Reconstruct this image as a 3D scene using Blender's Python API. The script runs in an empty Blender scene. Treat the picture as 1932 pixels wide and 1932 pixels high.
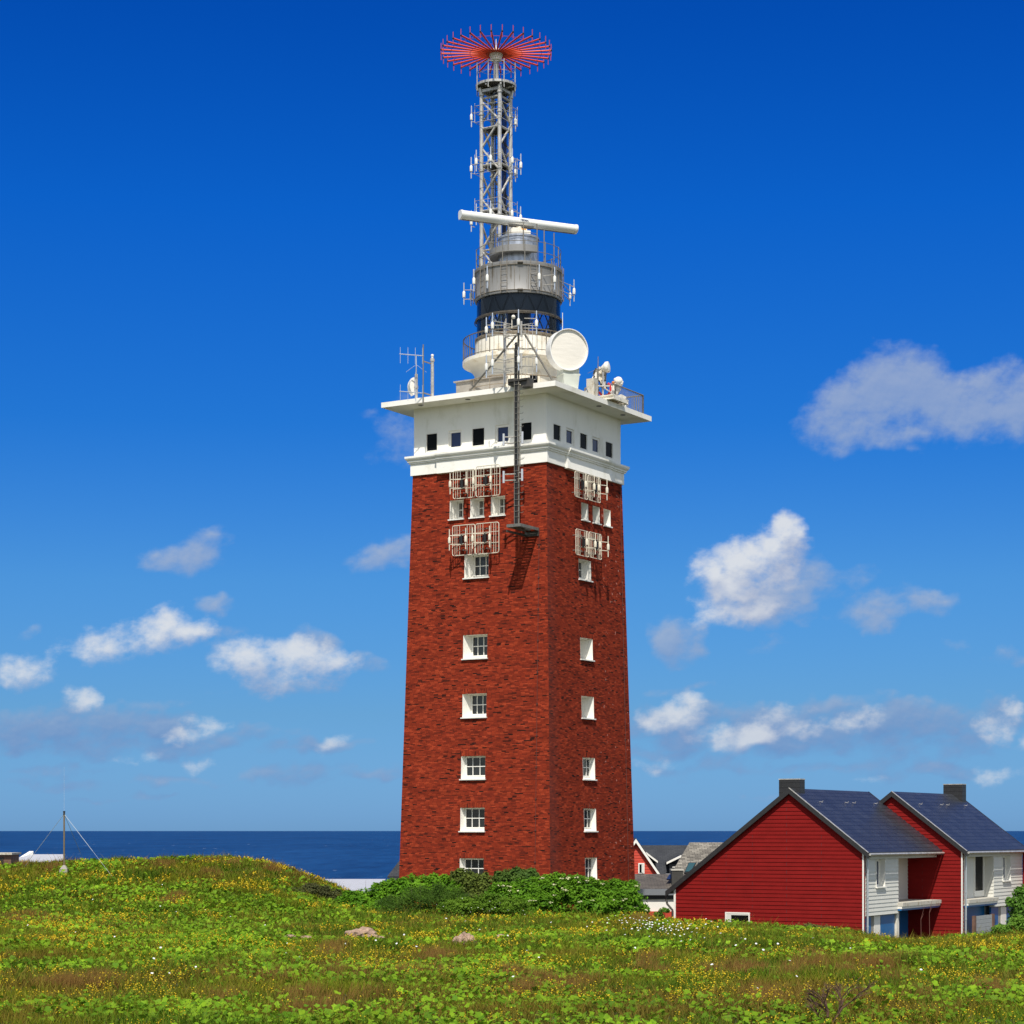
import bpy, math, random
import numpy as np
from mathutils import Vector, Matrix
random.seed(7); RNG = np.random.default_rng(11)
S = bpy.context.scene; COL = S.collection
PI = math.pi
F_PX, HZ = 3904.0, 1567.0            # focal length and horizon row on the 1932 px wide photograph

# ------------------------------------------------------------------ frames and mesh builder
class Frame:
    def __init__(s, o, a=0.0):
        s.o = Vector(o); s.a = a; s.m = Matrix.Translation(s.o) @ Matrix.Rotation(a, 4, 'Z')
    def __call__(s, x, y, z): return s.m @ Vector((x, y, z))
W = Frame((0, 0, 0))
ANG = math.radians(-30.9)
TC = (0.33, 103.26)
T = Frame((TC[0], TC[1], 0), ANG)     # tower frame: local z is height against eye level
def pix(x, y, d): return Vector(((x-966)/F_PX*d, d, (HZ-y)/F_PX*d))

class MB:
    def __init__(s, fr=W): s.v = []; s.f = []; s.fr = fr; s.uv = {}
    def vert(s, p): s.v.append(s.fr(*p)); return len(s.v)-1
    def face(s, pts, uv=None):
        i = [s.vert(p) for p in pts]; s.f.append(tuple(i))
        if uv: s.uv[len(s.f)-1] = uv
    def boxx(s, x0, x1, y0, y1, z0, z1):
        a = len(s.v)
        for z in (z0, z1):
            for x, y in ((x0, y0), (x1, y0), (x1, y1), (x0, y1)): s.vert((x, y, z))
        for q in ((3,2,1,0),(4,5,6,7),(0,1,5,4),(1,2,6,5),(2,3,7,6),(3,0,4,7)): s.f.append(tuple(a+k for k in q))
    def prism(s, pts, d):              # polygon pts (3-D) extruded by vector d
        n = len(pts); a = len(s.v); d = Vector(d)
        for p in pts: s.vert(p)
        for p in pts: s.vert(Vector(p)+d)
        s.f.append(tuple(range(a+n-1, a-1, -1))); s.f.append(tuple(range(a+n, a+2*n)))
        for i in range(n):
            j = (i+1) % n; s.f.append((a+i, a+j, a+n+j, a+n+i))
    def tube(s, p, q, r, n=8, r1=None):
        p = Vector(p); q = Vector(q); r1 = r if r1 is None else r1
        d = q-p
        if d.length < 1e-6: return
        d.normalize(); u = d.orthogonal().normalized(); w = d.cross(u); a = len(s.v)
        for c, rr in ((p, r), (q, r1)):
            for i in range(n):
                t = 2*PI*i/n; s.vert(c+u*(rr*math.cos(t))+w*(rr*math.sin(t)))
        for i in range(n):
            j = (i+1) % n; s.f.append((a+i, a+j, a+n+j, a+n+i))
        s.f.append(tuple(range(a+n-1, a-1, -1))); s.f.append(tuple(range(a+n, a+2*n)))
    def path(s, pts, r, n=6):
        for i in range(len(pts)-1): s.tube(pts[i], pts[i+1], r, n)
    def lathe(s, prof, n=32, c=(0, 0), a0=0, a1=2*PI):
        full = abs(a1-a0-2*PI) < 1e-6; m = n if full else n+1; a = len(s.v)
        for r, z in prof:
            for i in range(m):
                t = a0+(a1-a0)*i/n; s.vert((c[0]+r*math.cos(t), c[1]+r*math.sin(t), z))
        for k in range(len(prof)-1):
            for i in range(n):
                j = (i+1) % m; s.f.append((a+k*m+i, a+k*m+j, a+(k+1)*m+j, a+(k+1)*m+i))
    def disc(s, r, z, n=32, c=(0, 0)):
        s.face([(c[0]+r*math.cos(2*PI*i/n), c[1]+r*math.sin(2*PI*i/n), z) for i in range(n)])
    def ring(s, r, z, rt, n=40, c=(0, 0), a0=0, a1=2*PI):
        s.path([(c[0]+r*math.cos(a0+(a1-a0)*i/n), c[1]+r*math.sin(a0+(a1-a0)*i/n), z) for i in range(n+1)], rt, 6)
    def sphere(s, c, r, n=12, sz=1.0):
        prof = [(max(1e-4, r*math.sin(PI*k/8)), c[2]+r*sz*math.cos(PI*k/8)) for k in range(8, -1, -1)]
        s.lathe(prof, n, (c[0], c[1]))
    def build(s, name, m, parent=None, smooth=False, label=None, origin=None):
        me = bpy.data.meshes.new(name)
        M = rootmat(parent) if parent else Matrix.Translation(origin or (0, 0, 0))
        inv = M.inverted()
        me.from_pydata([inv @ v for v in s.v], [], s.f); me.update()
        if s.uv:
            uvl = me.uv_layers.new(name='UVMap')
            for k, uvs in s.uv.items():
                for li, c in zip(me.polygons[k].loop_indices, uvs): uvl.data[li].uv = c
        me.materials.append(m)
        o = bpy.data.objects.new(name, me); COL.objects.link(o)
        if parent: o.parent = parent
        else: o.location = M.translation
        if smooth:
            me.polygons.foreach_set('use_smooth', [True]*len(me.polygons))
            try: me.set_sharp_from_angle(angle=math.radians(40))
            except Exception: pass
        if label: o['label'] = label
        return o
def rootmat(o):
    M = o.matrix_basis.copy()
    while o.parent: o = o.parent; M = o.matrix_basis @ M
    return M
def tag(o, label=None, cat=None, group=None, kind=None):
    if label: o['label'] = label
    if cat: o['category'] = cat
    if group: o['group'] = group
    if kind: o['kind'] = kind
    return o
def thing(name, label, cat, loc, rz=0, group=None):
    o = bpy.data.objects.new(name, None); COL.objects.link(o); o.empty_display_size = .3
    o.matrix_basis = Matrix.Translation(Vector(loc)) @ Matrix.Rotation(rz, 4, 'Z')
    return tag(o, label, cat, group)

# ------------------------------------------------------------------ materials
def mat(name, col, rough=.6, metal=0.0, var=.0, vscale=3.0, bump=0.0, bscale=20.0, spec=.5, stain=None, stretch=(1, 1, 1)):
    m = bpy.data.materials.new(name); m.use_nodes = True; nt = m.node_tree; b = nt.nodes['Principled BSDF']
    b.inputs['Roughness'].default_value = rough; b.inputs['Metallic'].default_value = metal
    b.inputs['Specular IOR Level'].default_value = spec
    b.inputs['Base Color'].default_value = (*col, 1)
    tc = nt.nodes.new('ShaderNodeTexCoord'); mp = nt.nodes.new('ShaderNodeMapping'); mp.inputs['Scale'].default_value = stretch
    nt.links.new(tc.outputs['Object'], mp.inputs['Vector'])
    if var or stain:
        nz = nt.nodes.new('ShaderNodeTexNoise'); nz.inputs['Scale'].default_value = vscale; nz.inputs['Detail'].default_value = 6
        nz.inputs['Roughness'].default_value = .65
        nt.links.new(mp.outputs[0], nz.inputs['Vector'])
        rp = nt.nodes.new('ShaderNodeValToRGB'); nt.links.new(nz.outputs['Fac'], rp.inputs[0])
        lo = tuple(c*(1-var) for c in col); hi = tuple(min(1, c*(1+var)) for c in col)
        if stain: lo = stain
        e = rp.color_ramp.elements; e[0].position = .3; e[0].color = (*lo, 1); e[1].position = .65; e[1].color = (*hi, 1)
        if stain:
            e[0].position = .33; k = e.new(.46); k.color = (*col, 1)
        nt.links.new(rp.outputs[0], b.inputs['Base Color'])
    if bump:
        nb = nt.nodes.new('ShaderNodeTexNoise'); nb.inputs['Scale'].default_value = bscale; nb.inputs['Detail'].default_value = 5
        nt.links.new(mp.outputs[0], nb.inputs['Vector'])
        bm = nt.nodes.new('ShaderNodeBump'); bm.inputs['Strength'].default_value = bump; bm.inputs['Distance'].default_value = .05
        nt.links.new(nb.outputs['Fac'], bm.inputs['Height']); nt.links.new(bm.outputs[0], b.inputs['Normal'])
    return m
def N(nt, t, **k):
    n = nt.nodes.new(t)
    for a, v in k.items(): setattr(n, a, v)
    return n
def math_n(nt, op, a, b=None, c=None, clamp=False):
    n = N(nt, 'ShaderNodeMath', operation=op); n.use_clamp = clamp
    for i, x in enumerate((a, b, c)):
        if x is None: continue
        if isinstance(x, (int, float)): n.inputs[i].default_value = x
        else: nt.links.new(x, n.inputs[i])
    return n.outputs[0]

def brick_material(soldier=False):
    m = bpy.data.materials.new('red_brick'); m.use_nodes = True; nt = m.node_tree; L = nt.links.new; b = nt.nodes['Principled BSDF']
    b.inputs['Roughness'].default_value = .9; b.inputs['Specular IOR Level'].default_value = .05
    uv = N(nt, 'ShaderNodeUVMap'); mp = N(nt, 'ShaderNodeMapping'); L(uv.outputs[0], mp.inputs[0])
    if soldier: mp.inputs['Rotation'].default_value = (0, 0, PI/2)
    BW, RH = .235, .060
    s0 = N(nt, 'ShaderNodeSeparateXYZ'); L(mp.outputs[0], s0.inputs[0])
    rv = math_n(nt, 'DIVIDE', s0.outputs[1], RH); row = math_n(nt, 'FLOOR', rv); fv = math_n(nt, 'SUBTRACT', rv, row)
    wn0 = N(nt, 'ShaderNodeTexWhiteNoise', noise_dimensions='1D'); L(row, wn0.inputs['W'])
    cu = math_n(nt, 'ADD', math_n(nt, 'DIVIDE', s0.outputs[0], BW), math_n(nt, 'MULTIPLY', wn0.outputs['Value'], 1.0)); col = math_n(nt, 'FLOOR', cu); fu = math_n(nt, 'SUBTRACT', cu, col)
    cmb = N(nt, 'ShaderNodeCombineXYZ'); L(col, cmb.inputs[0]); L(row, cmb.inputs[1]); wn = N(nt, 'ShaderNodeTexWhiteNoise', noise_dimensions='2D'); L(cmb.outputs[0], wn.inputs['Vector'])
    mo_v = math_n(nt, 'LESS_THAN', fv, .14); mo_u = math_n(nt, 'LESS_THAN', fu, .04); mort = math_n(nt, 'MAXIMUM', mo_v, mo_u)
    nz = N(nt, 'ShaderNodeTexNoise'); nz.inputs['Scale'].default_value = 1.1; nz.inputs['Detail'].default_value = 5; nz.inputs['Roughness'].default_value = .7
    st = N(nt, 'ShaderNodeMapping'); st.inputs['Scale'].default_value = (.8, 1.6, 1); L(uv.outputs[0], st.inputs[0]); L(st.outputs[0], nz.inputs['Vector'])
    r = math_n(nt, 'MULTIPLY_ADD', math_n(nt, 'SUBTRACT', nz.outputs['Fac'], .5), 0.10, wn.outputs['Value'])
    rp = N(nt, 'ShaderNodeValToRGB'); L(r, rp.inputs[0]); e = rp.color_ramp.elements
    e[0].position = 0.0; e[0].color = (.030, .011, .009, 1)
    e[1].position = 1.0; e[1].color = (.40, .058, .023, 1)
    for p, c in ((.034, (.046, .015, .011)), (.044, (.13, .021, .012)), (.30, (.235, .030, .014)), (.75, (.300, .039, .016))):
        k = e.new(p); k.color = (*c, 1)
    mx = N(nt, 'ShaderNodeMix', data_type='RGBA'); L(mort, mx.inputs['Factor'])
    lv = N(nt, 'ShaderNodeValToRGB'); L(nz.outputs['Fac'], lv.inputs[0]); lv.color_ramp.elements[0].position = .32; lv.color_ramp.elements[0].color = (.70, .74, .76, 1); lv.color_ramp.elements[1].position = .68; lv.color_ramp.elements[1].color = (1.1, 1.1, 1.08, 1)
    mv = N(nt, 'ShaderNodeMix', data_type='RGBA', blend_type='MULTIPLY'); mv.inputs['Factor'].default_value = 1; L(rp.outputs[0], mv.inputs['A']); L(lv.outputs[0], mv.inputs['B']); L(mv.outputs['Result'], mx.inputs['A'])
    mx.inputs['B'].default_value = (.075, .019, .013, 1)
    # pale efflorescence on single bricks and soot next to the shaded corner (the right face is unwrapped at u > 100)
    sp = N(nt, 'ShaderNodeSeparateXYZ'); L(uv.outputs[0], sp.inputs[0])
    isr = math_n(nt, 'GREATER_THAN', sp.outputs[0], 50.0)
    ef = N(nt, 'ShaderNodeTexNoise'); ef.inputs['Scale'].default_value = 4.5; ef.inputs['Detail'].default_value = 2; L(uv.outputs[0], ef.inputs['Vector'])
    ez = N(nt, 'ShaderNodeTexNoise'); ez.inputs['Scale'].default_value = .45; L(uv.outputs[0], ez.inputs['Vector'])
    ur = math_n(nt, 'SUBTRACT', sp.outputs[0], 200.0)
    far = math_n(nt, 'MULTIPLY', math_n(nt, 'ADD', ur, 1.0), .3, clamp=True)
    eff = math_n(nt, 'MULTIPLY', math_n(nt, 'GREATER_THAN', math_n(nt, 'MULTIPLY_ADD', math_n(nt, 'SUBTRACT', ez.outputs['Fac'], .5), .3, ef.outputs['Fac']), .70), math_n(nt, 'MULTIPLY', isr, far))
    mx2 = N(nt, 'ShaderNodeMix', data_type='RGBA'); L(math_n(nt, 'MULTIPLY', eff, .8), mx2.inputs['Factor']); L(mx.outputs['Result'], mx2.inputs['A']); mx2.inputs['B'].default_value = (.55, .25, .19, 1)
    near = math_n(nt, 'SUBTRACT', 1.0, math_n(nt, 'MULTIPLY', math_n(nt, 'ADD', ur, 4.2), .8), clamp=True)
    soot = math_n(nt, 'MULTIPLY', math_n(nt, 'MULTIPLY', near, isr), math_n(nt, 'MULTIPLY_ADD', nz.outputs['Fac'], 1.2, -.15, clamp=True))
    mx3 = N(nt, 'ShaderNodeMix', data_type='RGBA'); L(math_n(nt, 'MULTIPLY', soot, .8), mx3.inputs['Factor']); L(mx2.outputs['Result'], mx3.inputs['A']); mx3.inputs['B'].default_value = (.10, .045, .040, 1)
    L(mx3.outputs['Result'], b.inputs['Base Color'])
    bp = N(nt, 'ShaderNodeBump'); bp.inputs['Strength'].default_value = .6; bp.inputs['Distance'].default_value = .015
    L(math_n(nt, 'SUBTRACT', 1.0, mort), bp.inputs['Height']); L(bp.outputs[0], b.inputs['Normal'])
    return m

def foliage_material(name, rough=.55, trans=.3):
    m = bpy.data.materials.new(name); m.use_nodes = True; nt = m.node_tree; L = nt.links.new; b = nt.nodes['Principled BSDF']
    b.inputs['Roughness'].default_value = rough; b.inputs['Specular IOR Level'].default_value = .08
    at = N(nt, 'ShaderNodeAttribute', attribute_name='Col'); L(at.outputs['Color'], b.inputs['Base Color'])
    tr = N(nt, 'ShaderNodeBsdfTranslucent'); L(at.outputs['Color'], tr.inputs['Color'])
    mx = N(nt, 'ShaderNodeMixShader'); mx.inputs[0].default_value = trans
    L(b.outputs[0], mx.inputs[1]); L(tr.outputs[0], mx.inputs[2]); L(mx.outputs[0], nt.nodes['Material Output'].inputs['Surface'])
    return m
def tile_material(name, c_lo, c_hi, w, h, rough=.5, mort=(.02, .02, .022), spec=.5):
    m = bpy.data.materials.new(name); m.use_nodes = True; nt = m.node_tree; L = nt.links.new; b = nt.nodes['Principled BSDF']
    b.inputs['Roughness'].default_value = rough; b.inputs['Specular IOR Level'].default_value = spec
    uv = N(nt, 'ShaderNodeUVMap')
    t = N(nt, 'ShaderNodeTexBrick'); t.inputs['Scale'].default_value = 1
    t.inputs['Brick Width'].default_value = w; t.inputs['Row Height'].default_value = h; t.inputs['Mortar Size'].default_value = h*.06
    t.inputs['Mortar Smooth'].default_value = .2; t.inputs['Color1'].default_value = (*c_lo, 1); t.inputs['Color2'].default_value = (*c_hi, 1); t.inputs['Mortar'].default_value = (*mort, 1)
    L(uv.outputs[0], t.inputs['Vector'])
    nz = N(nt, 'ShaderNodeTexNoise'); nz.inputs['Scale'].default_value = .9; nz.inputs['Detail'].default_value = 6; L(uv.outputs[0], nz.inputs['Vector'])
    mx = N(nt, 'ShaderNodeMix', data_type='RGBA', blend_type='MULTIPLY'); mx.inputs['Factor'].default_value = .55
    rp = N(nt, 'ShaderNodeValToRGB'); L(nz.outputs['Fac'], rp.inputs[0]); rp.color_ramp.elements[0].position = .35; rp.color_ramp.elements[0].color = (.45, .45, .45, 1); rp.color_ramp.elements[1].position = .65
    L(t.outputs['Color'], mx.inputs['A']); L(rp.outputs[0], mx.inputs['B']); L(mx.outputs['Result'], b.inputs['Base Color'])
    bp = N(nt, 'ShaderNodeBump'); bp.inputs['Strength'].default_value = .5; bp.inputs['Distance'].default_value = .02
    L(math_n(nt, 'SUBTRACT', 1.0, t.outputs['Fac']), bp.inputs['Height']); L(bp.outputs[0], b.inputs['Normal'])
    return m
def glass_material(name, tint, mixf):
    m = bpy.data.materials.new(name); m.use_nodes = True; nt = m.node_tree; L = nt.links.new
    tr = N(nt, 'ShaderNodeBsdfTransparent'); tr.inputs[0].default_value = (*tint, 1)
    gl = N(nt, 'ShaderNodeBsdfGlossy'); gl.inputs['Roughness'].default_value = .06; gl.inputs[0].default_value = (.8, .85, .9, 1)
    fr = N(nt, 'ShaderNodeLayerWeight'); fr.inputs[0].default_value = mixf
    mx = N(nt, 'ShaderNodeMixShader'); L(fr.outputs['Fresnel'], mx.inputs[0]); L(tr.outputs[0], mx.inputs[1]); L(gl.outputs[0], mx.inputs[2])
    L(mx.outputs[0], nt.nodes['Material Output'].inputs['Surface']); return m

M_BRICK = brick_material(); M_SOLD = brick_material(True)
M_WHITE = mat('white_render', (.88, .85, .77), .75, var=.05, vscale=.7, bump=.12, bscale=9, stain=(.74, .71, .60), stretch=(1, 1, .45))
M_WPAINT = mat('white_paint', (.82, .79, .71), .45, var=.03, vscale=5)
M_CREAM = mat('cream_paint', (.78, .73, .62), .55, var=.06, vscale=2, stain=(.62, .53, .38))
M_CONC = mat('concrete', (.30, .275, .235), .85, var=.2, vscale=1.6, bump=.2)
M_CONCL = mat('pale_concrete', (.50, .47, .40), .85, stain=(.30, .24, .15), vscale=3, bump=.2)
M_STEEL = mat('galvanised_steel', (.50, .475, .43), .36, .45, var=.32, vscale=7, stretch=(1, 1, .35))
M_DRUM = mat('weathered_sheet_metal', (.265, .26, .25), .58, .25, stain=(.13, .11, .08), vscale=2.4, stretch=(2.6, 2.6, .30))
M_RUST = mat('rusty_steel', (.30, .25, .18), .6, .4, stain=(.16, .08, .04), vscale=5)
M_DARKST = mat('dark_steel', (.075, .068, .058), .5, .5, var=.3, vscale=6)
M_GREYP = mat('grey_paint', (.20, .185, .155), .5, .2, var=.15, vscale=6)
M_BLACK = mat('black_rubber', (.012, .012, .012), .5)
M_DIPOLE = mat('antenna_plastic', (.70, .69, .63), .45)
M_ROD = mat('antenna_tube', (.50, .55, .62), .35, .3)
M_ORANGE = mat('signal_red_paint', (.74, .072, .022), .42)
M_REDROD = mat('red_rod_paint', (.42, .045, .045), .5)
M_RADAR = mat('radar_paint', (.82, .81, .76), .35, var=.03, vscale=2)
M_FABRIC = mat('dish_cover', (.80, .75, .66), .7, bump=.25, bscale=2.2, stretch=(1, 1, 3))
M_DISHSH = mat('dish_shroud_paint', (.82, .81, .78), .5, var=.04)
M_PANE = mat('dark_window_glass', (.006, .007, .008), .12, spec=.04)
M_PANEB = mat('painted_sky_glass', (.010, .024, .085), .08, spec=.35)  # blue base colour stands in for the sky reflected in the panes
M_PANEG = mat('grey_window_glass', (.022, .025, .027), .10, spec=.4)
M_GRIDP = mat('cream_antenna_paint', (.66, .60, .47), .5)
M_CURT = mat('curtain', (.16, .15, .13), .9)
M_GLASS = glass_material('lantern_glass', (.62, .71, .80), .25)
M_REDSID = mat('red_siding', (.195, .0090, .0080), .75, var=.13, vscale=1.1, spec=.10, stretch=(1, 1, 3))
M_REDSID2 = mat('bright_red_siding', (.50, .055, .030), .6, var=.06, vscale=1.5, spec=.3)
M_WSID = mat('white_siding', (.66, .645, .575), .5, var=.03, vscale=2)
M_BLUE = mat('blue_panel', (.005, .115, .31), .35, var=.05)
M_VERGE = mat('dark_verge_slate', (.022, .022, .023), .5, var=.2, vscale=4)
M_ROOF = tile_material('blue_black_roof_tile', (.029, .032, .040), (.036, .040, .049), 1.2, .30, .38, (.008, .009, .011), .5)
M_ROOFD = tile_material('dark_slate_roof', (.028, .030, .034), (.045, .047, .050), .35, .22, .55)
M_ROOFB = tile_material('brown_tile_roof', (.085, .070, .055), (.14, .118, .095), .36, .22, .7, (.035, .03, .026))
M_ROOFW = tile_material('lichen_tile_roof', (.12, .105, .085), (.30, .27, .22), .36, .22, .8, (.05, .045, .04))
M_WROOF = mat('white_roof_membrane', (.43, .43, .45), .6, var=.05, vscale=2)
M_BROWNW = mat('weathered_wood', (.14, .075, .05), .8, var=.3, vscale=4)
M_CHIMB = mat('dark_chimney_brick', (.045, .042, .036), .8, var=.2, vscale=6)
M_ROCK = mat('rock', (.30, .20, .14), .9, var=.45, vscale=6, bump=.9, bscale=9)
M_RED = mat('red_hose_cover', (.55, .03, .03), .5)
M_YEL = mat('orange_buoy', (.6, .2, .03), .5)
M_LEAF = foliage_material('foliage'); M_GRASS = foliage_material('grass_blades', .6, .25)
M_PETAL = foliage_material('petals', .7, .2)
M_TWIG = mat('dead_twig_bark', (.095, .05, .03), .9, var=.3, vscale=9)
M_STEM = mat('shrub_stem_bark', (.09, .065, .04), .9, var=.3, vscale=8)
M_CABLE = mat('grey_rope', (.40, .45, .48), .7)
M_BRASSP = mat('bronze_brown_pole_paint', (.17, .13, .07), .5, var=.15, vscale=5)

# ------------------------------------------------------------------ ground
CREST_PX = np.array([-900, 0, 100, 300, 450, 500, 550, 600, 650, 700, 760, 1000, 1240, 1400, 1900, 2600.])
CREST_Y = np.array([1637, 1637, 1634, 1628, 1627, 1632, 1646, 1666, 1686, 1699, 1707, 1709, 1718, 1722, 1724, 1724.])
def sstep(a, b, x): t = np.clip((x-a)/(b-a), 0, 1); return t*t*(3-2*t)
def vnoise(x, y, sc, seed=0):
    x = np.asarray(x)/sc; y = np.asarray(y)/sc; xi = np.floor(x).astype(np.int64); yi = np.floor(y).astype(np.int64); fx = x-xi; fy = y-yi
    fx = fx*fx*(3-2*fx); fy = fy*fy*(3-2*fy)
    def h(a, b):
        n = (a*374761393+b*668265263+seed*1442695041) & 0x7fffffff; n = ((n ^ (n >> 13))*1274126177) & 0x7fffffff
        return ((n ^ (n >> 16)) & 0xffff)/65535.0
    return (h(xi, yi)*(1-fx)+h(xi+1, yi)*fx)*(1-fy)+(h(xi, yi+1)*(1-fx)+h(xi+1, yi+1)*fx)*fy
def fbm(x, y, sc, seed=0): return .55*vnoise(x, y, sc, seed)+.28*vnoise(x, y, sc/2.1, seed+5)+.17*vnoise(x, y, sc/4.3, seed+9)
def ground_h(X, Y):
    X = np.asarray(X, float); Y = np.asarray(Y, float)
    px = 966+F_PX*X/np.maximum(Y, 60)
    cz = -(np.interp(px, CREST_PX, CREST_Y)-HZ)*104/F_PX
    right = sstep(1150, 1300, px)
    base = np.interp(Y, [-400, -40, 6, 32, 88], [-1.75, -1.75, -1.75, -3.8, -3.85])
    base = base+(np.interp(px, [1150, 1280, 1400, 1600, 1700, 1800, 1932], [-3.9, -4.10, -4.18, -4.46, -4.76, -4.72, -4.45])+3.85)*right*sstep(64, 86, Y)
    rise = np.where(right > .5, 0, 1)
    z = base+(cz-base)*sstep(82, 104, Y)*(1-right)
    back = np.interp(Y, [104, 118, 135, 170, 230, 300, 420], [0, -1.6, -4.5, -7, -9, -30, -75])
    z = z+back*(1-right)
    z = z+right*np.interp(Y, [88, 93, 110, 140, 170, 230, 300, 420], [0, -1.35, -1.6, -3, -5, -7, -28, -75])
    z = np.minimum(z, np.where(Y > 107, np.where(px > 640, -5.2, 9), 9))
    z = z+((fbm(X, Y, 5.0, 3)-.5)*.30+(fbm(X, Y, 1.3, 6)-.5)*.22)*sstep(20, 36, Y)
    return z
def gz(x, y): return float(ground_h(np.array([x]), np.array([y]))[0])
def ground_pix(px, py, d0=38, d1=112):
    D = np.arange(d0, d1, .1); X = (px-966)/F_PX*D; Zr = (HZ-py)/F_PX*D; G = ground_h(X, D); k = np.nonzero(Zr <= G)[0]
    i = k[0] if len(k) else len(D)-1
    return Vector((float(X[i]), float(D[i]), float(G[i])))
def make_ground():
    xs = np.concatenate([np.linspace(-2500, -90, 18), np.linspace(-80, 80, 161), np.linspace(90, 2500, 18)])
    ys = np.concatenate([np.linspace(-400, 20, 14), np.linspace(24, 130, 134), np.linspace(135, 420, 30)])
    X, Y = np.meshgrid(xs, ys); Z = ground_h(X, Y)
    n, mm = X.shape; v = np.stack([X.ravel(), Y.ravel(), Z.ravel()], 1)
    f = [(j*mm+i, j*mm+i+1, (j+1)*mm+i+1, (j+1)*mm+i) for j in range(n-1) for i in range(mm-1)]
    me = bpy.data.meshes.new('ground'); me.from_pydata(v.tolist(), [], f); me.polygons.foreach_set('use_smooth', [True]*len(f))
    m = mat('meadow_soil', (.040, .045, .010), .95, var=.4, vscale=.6, bump=.6, bscale=3, stain=(.075, .050, .022)); me.materials.append(m)
    o = bpy.data.objects.new('ground', me); COL.objects.link(o); tag(o, kind='structure')
def make_sea():
    mb = MB(); n = 64; R = 250000.; z = -52.0
    mb.face([(R*math.cos(2*PI*i/n), R*math.sin(2*PI*i/n), z) for i in range(n)])
    m = bpy.data.materials.new('sea_water'); m.use_nodes = True; nt = m.node_tree; L = nt.links.new; b = nt.nodes['Principled BSDF']
    b.inputs['Roughness'].default_value = .5; b.inputs['Specular IOR Level'].default_value = .08
    tc = N(nt, 'ShaderNodeTexCoord'); mp = N(nt, 'ShaderNodeMapping'); mp.inputs['Scale'].default_value = (.0030, .0007, 1); L(tc.outputs['Object'], mp.inputs[0])
    n1 = N(nt, 'ShaderNodeTexNoise'); n1.inputs['Scale'].default_value = 1; n1.inputs['Detail'].default_value = 9; n1.inputs['Roughness'].default_value = .62; L(mp.outputs[0], n1.inputs['Vector'])
    rp = N(nt, 'ShaderNodeValToRGB'); L(n1.outputs['Fac'], rp.inputs[0]); e = rp.color_ramp.elements
    e[0].position = .33; e[0].color = (.0035, .026, .092, 1); e[1].position = .68; e[1].color = (.009, .052, .160, 1)
    mp2 = N(nt, 'ShaderNodeMapping'); mp2.inputs['Scale'].default_value = (.045, .0075, 1); L(tc.outputs['Object'], mp2.inputs[0])
    n2 = N(nt, 'ShaderNodeTexNoise'); n2.inputs['Scale'].default_value = 1; n2.inputs['Detail'].default_value = 3; L(mp2.outputs[0], n2.inputs['Vector'])
    foam = math_n(nt, 'MULTIPLY_ADD', n2.outputs['Fac'], 14.0, -10.0, clamp=True)
    mp3 = N(nt, 'ShaderNodeMapping'); mp3.inputs['Scale'].default_value = (.030, .0035, 1); L(tc.outputs['Object'], mp3.inputs[0]); n3 = N(nt, 'ShaderNodeTexNoise'); n3.inputs['Scale'].default_value = 1; n3.inputs['Detail'].default_value = 8; n3.inputs['Roughness'].default_value = .75; L(mp3.outputs[0], n3.inputs['Vector'])
    wv = N(nt, 'ShaderNodeMix', data_type='RGBA', blend_type='MULTIPLY'); wv.inputs['Factor'].default_value = 1; r3 = N(nt, 'ShaderNodeValToRGB'); L(n3.outputs['Fac'], r3.inputs[0]); r3.color_ramp.elements[0].position = .35; r3.color_ramp.elements[0].color = (.62, .66, .72, 1); r3.color_ramp.elements[1].position = .65; r3.color_ramp.elements[1].color = (1.3, 1.3, 1.22, 1); L(rp.outputs[0], wv.inputs['A']); L(r3.outputs[0], wv.inputs['B'])
    mx = N(nt, 'ShaderNodeMix', data_type='RGBA'); L(foam, mx.inputs['Factor']); L(wv.outputs['Result'], mx.inputs['A']); mx.inputs['B'].default_value = (.5, .6, .7, 1)
    L(mx.outputs['Result'], b.inputs['Base Color'])
    tag(mb.build('sea', m, origin=(0, 0, z)), kind='structure')

# ------------------------------------------------------------------ lighthouse
def half(z): return 4.295-(z+2.4)*(.49/19.9)
def faceL(l, d, z, s=None): return (l, -(half(z) if s is None else s)+d, z)
def faceR(l, d, z, s=None): return ((half(z) if s is None else s)-d, l, z)
def wall_face(mb, fmap, holes, z0, z1, s=None, uoff=0.0, ext=None):
    zs = sorted({z0, z1, *[h[2] for h in holes], *[h[3] for h in holes]})
    ls = sorted({*[h[0] for h in holes], *[h[1] for h in holes]})
    ls = [None]+ls+['e']
    def lx(l, z):
        if l is None: return -(half(z) if s is None else s)
        if l == 'e': return (half(z) if s is None else s)
        return l
    flip = fmap is faceR
    for a in range(len(zs)-1):
        for b in range(len(ls)-1):
            zm = (zs[a]+zs[a+1])/2; l0 = lx(ls[b], zm); l1 = lx(ls[b+1], zm); lm = (l0+l1)/2
            if any(h[0] < lm < h[1] and h[2] < zm < h[3] for h in holes): continue
            q = [(lx(ls[b], zs[a]), zs[a]), (lx(ls[b+1], zs[a]), zs[a]), (lx(ls[b+1], zs[a+1]), zs[a+1]), (lx(ls[b], zs[a+1]), zs[a+1])]
            mb.face([fmap(l, 0, z, s) for l, z in q], [(l+uoff, z+20) for l, z in q])

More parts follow.
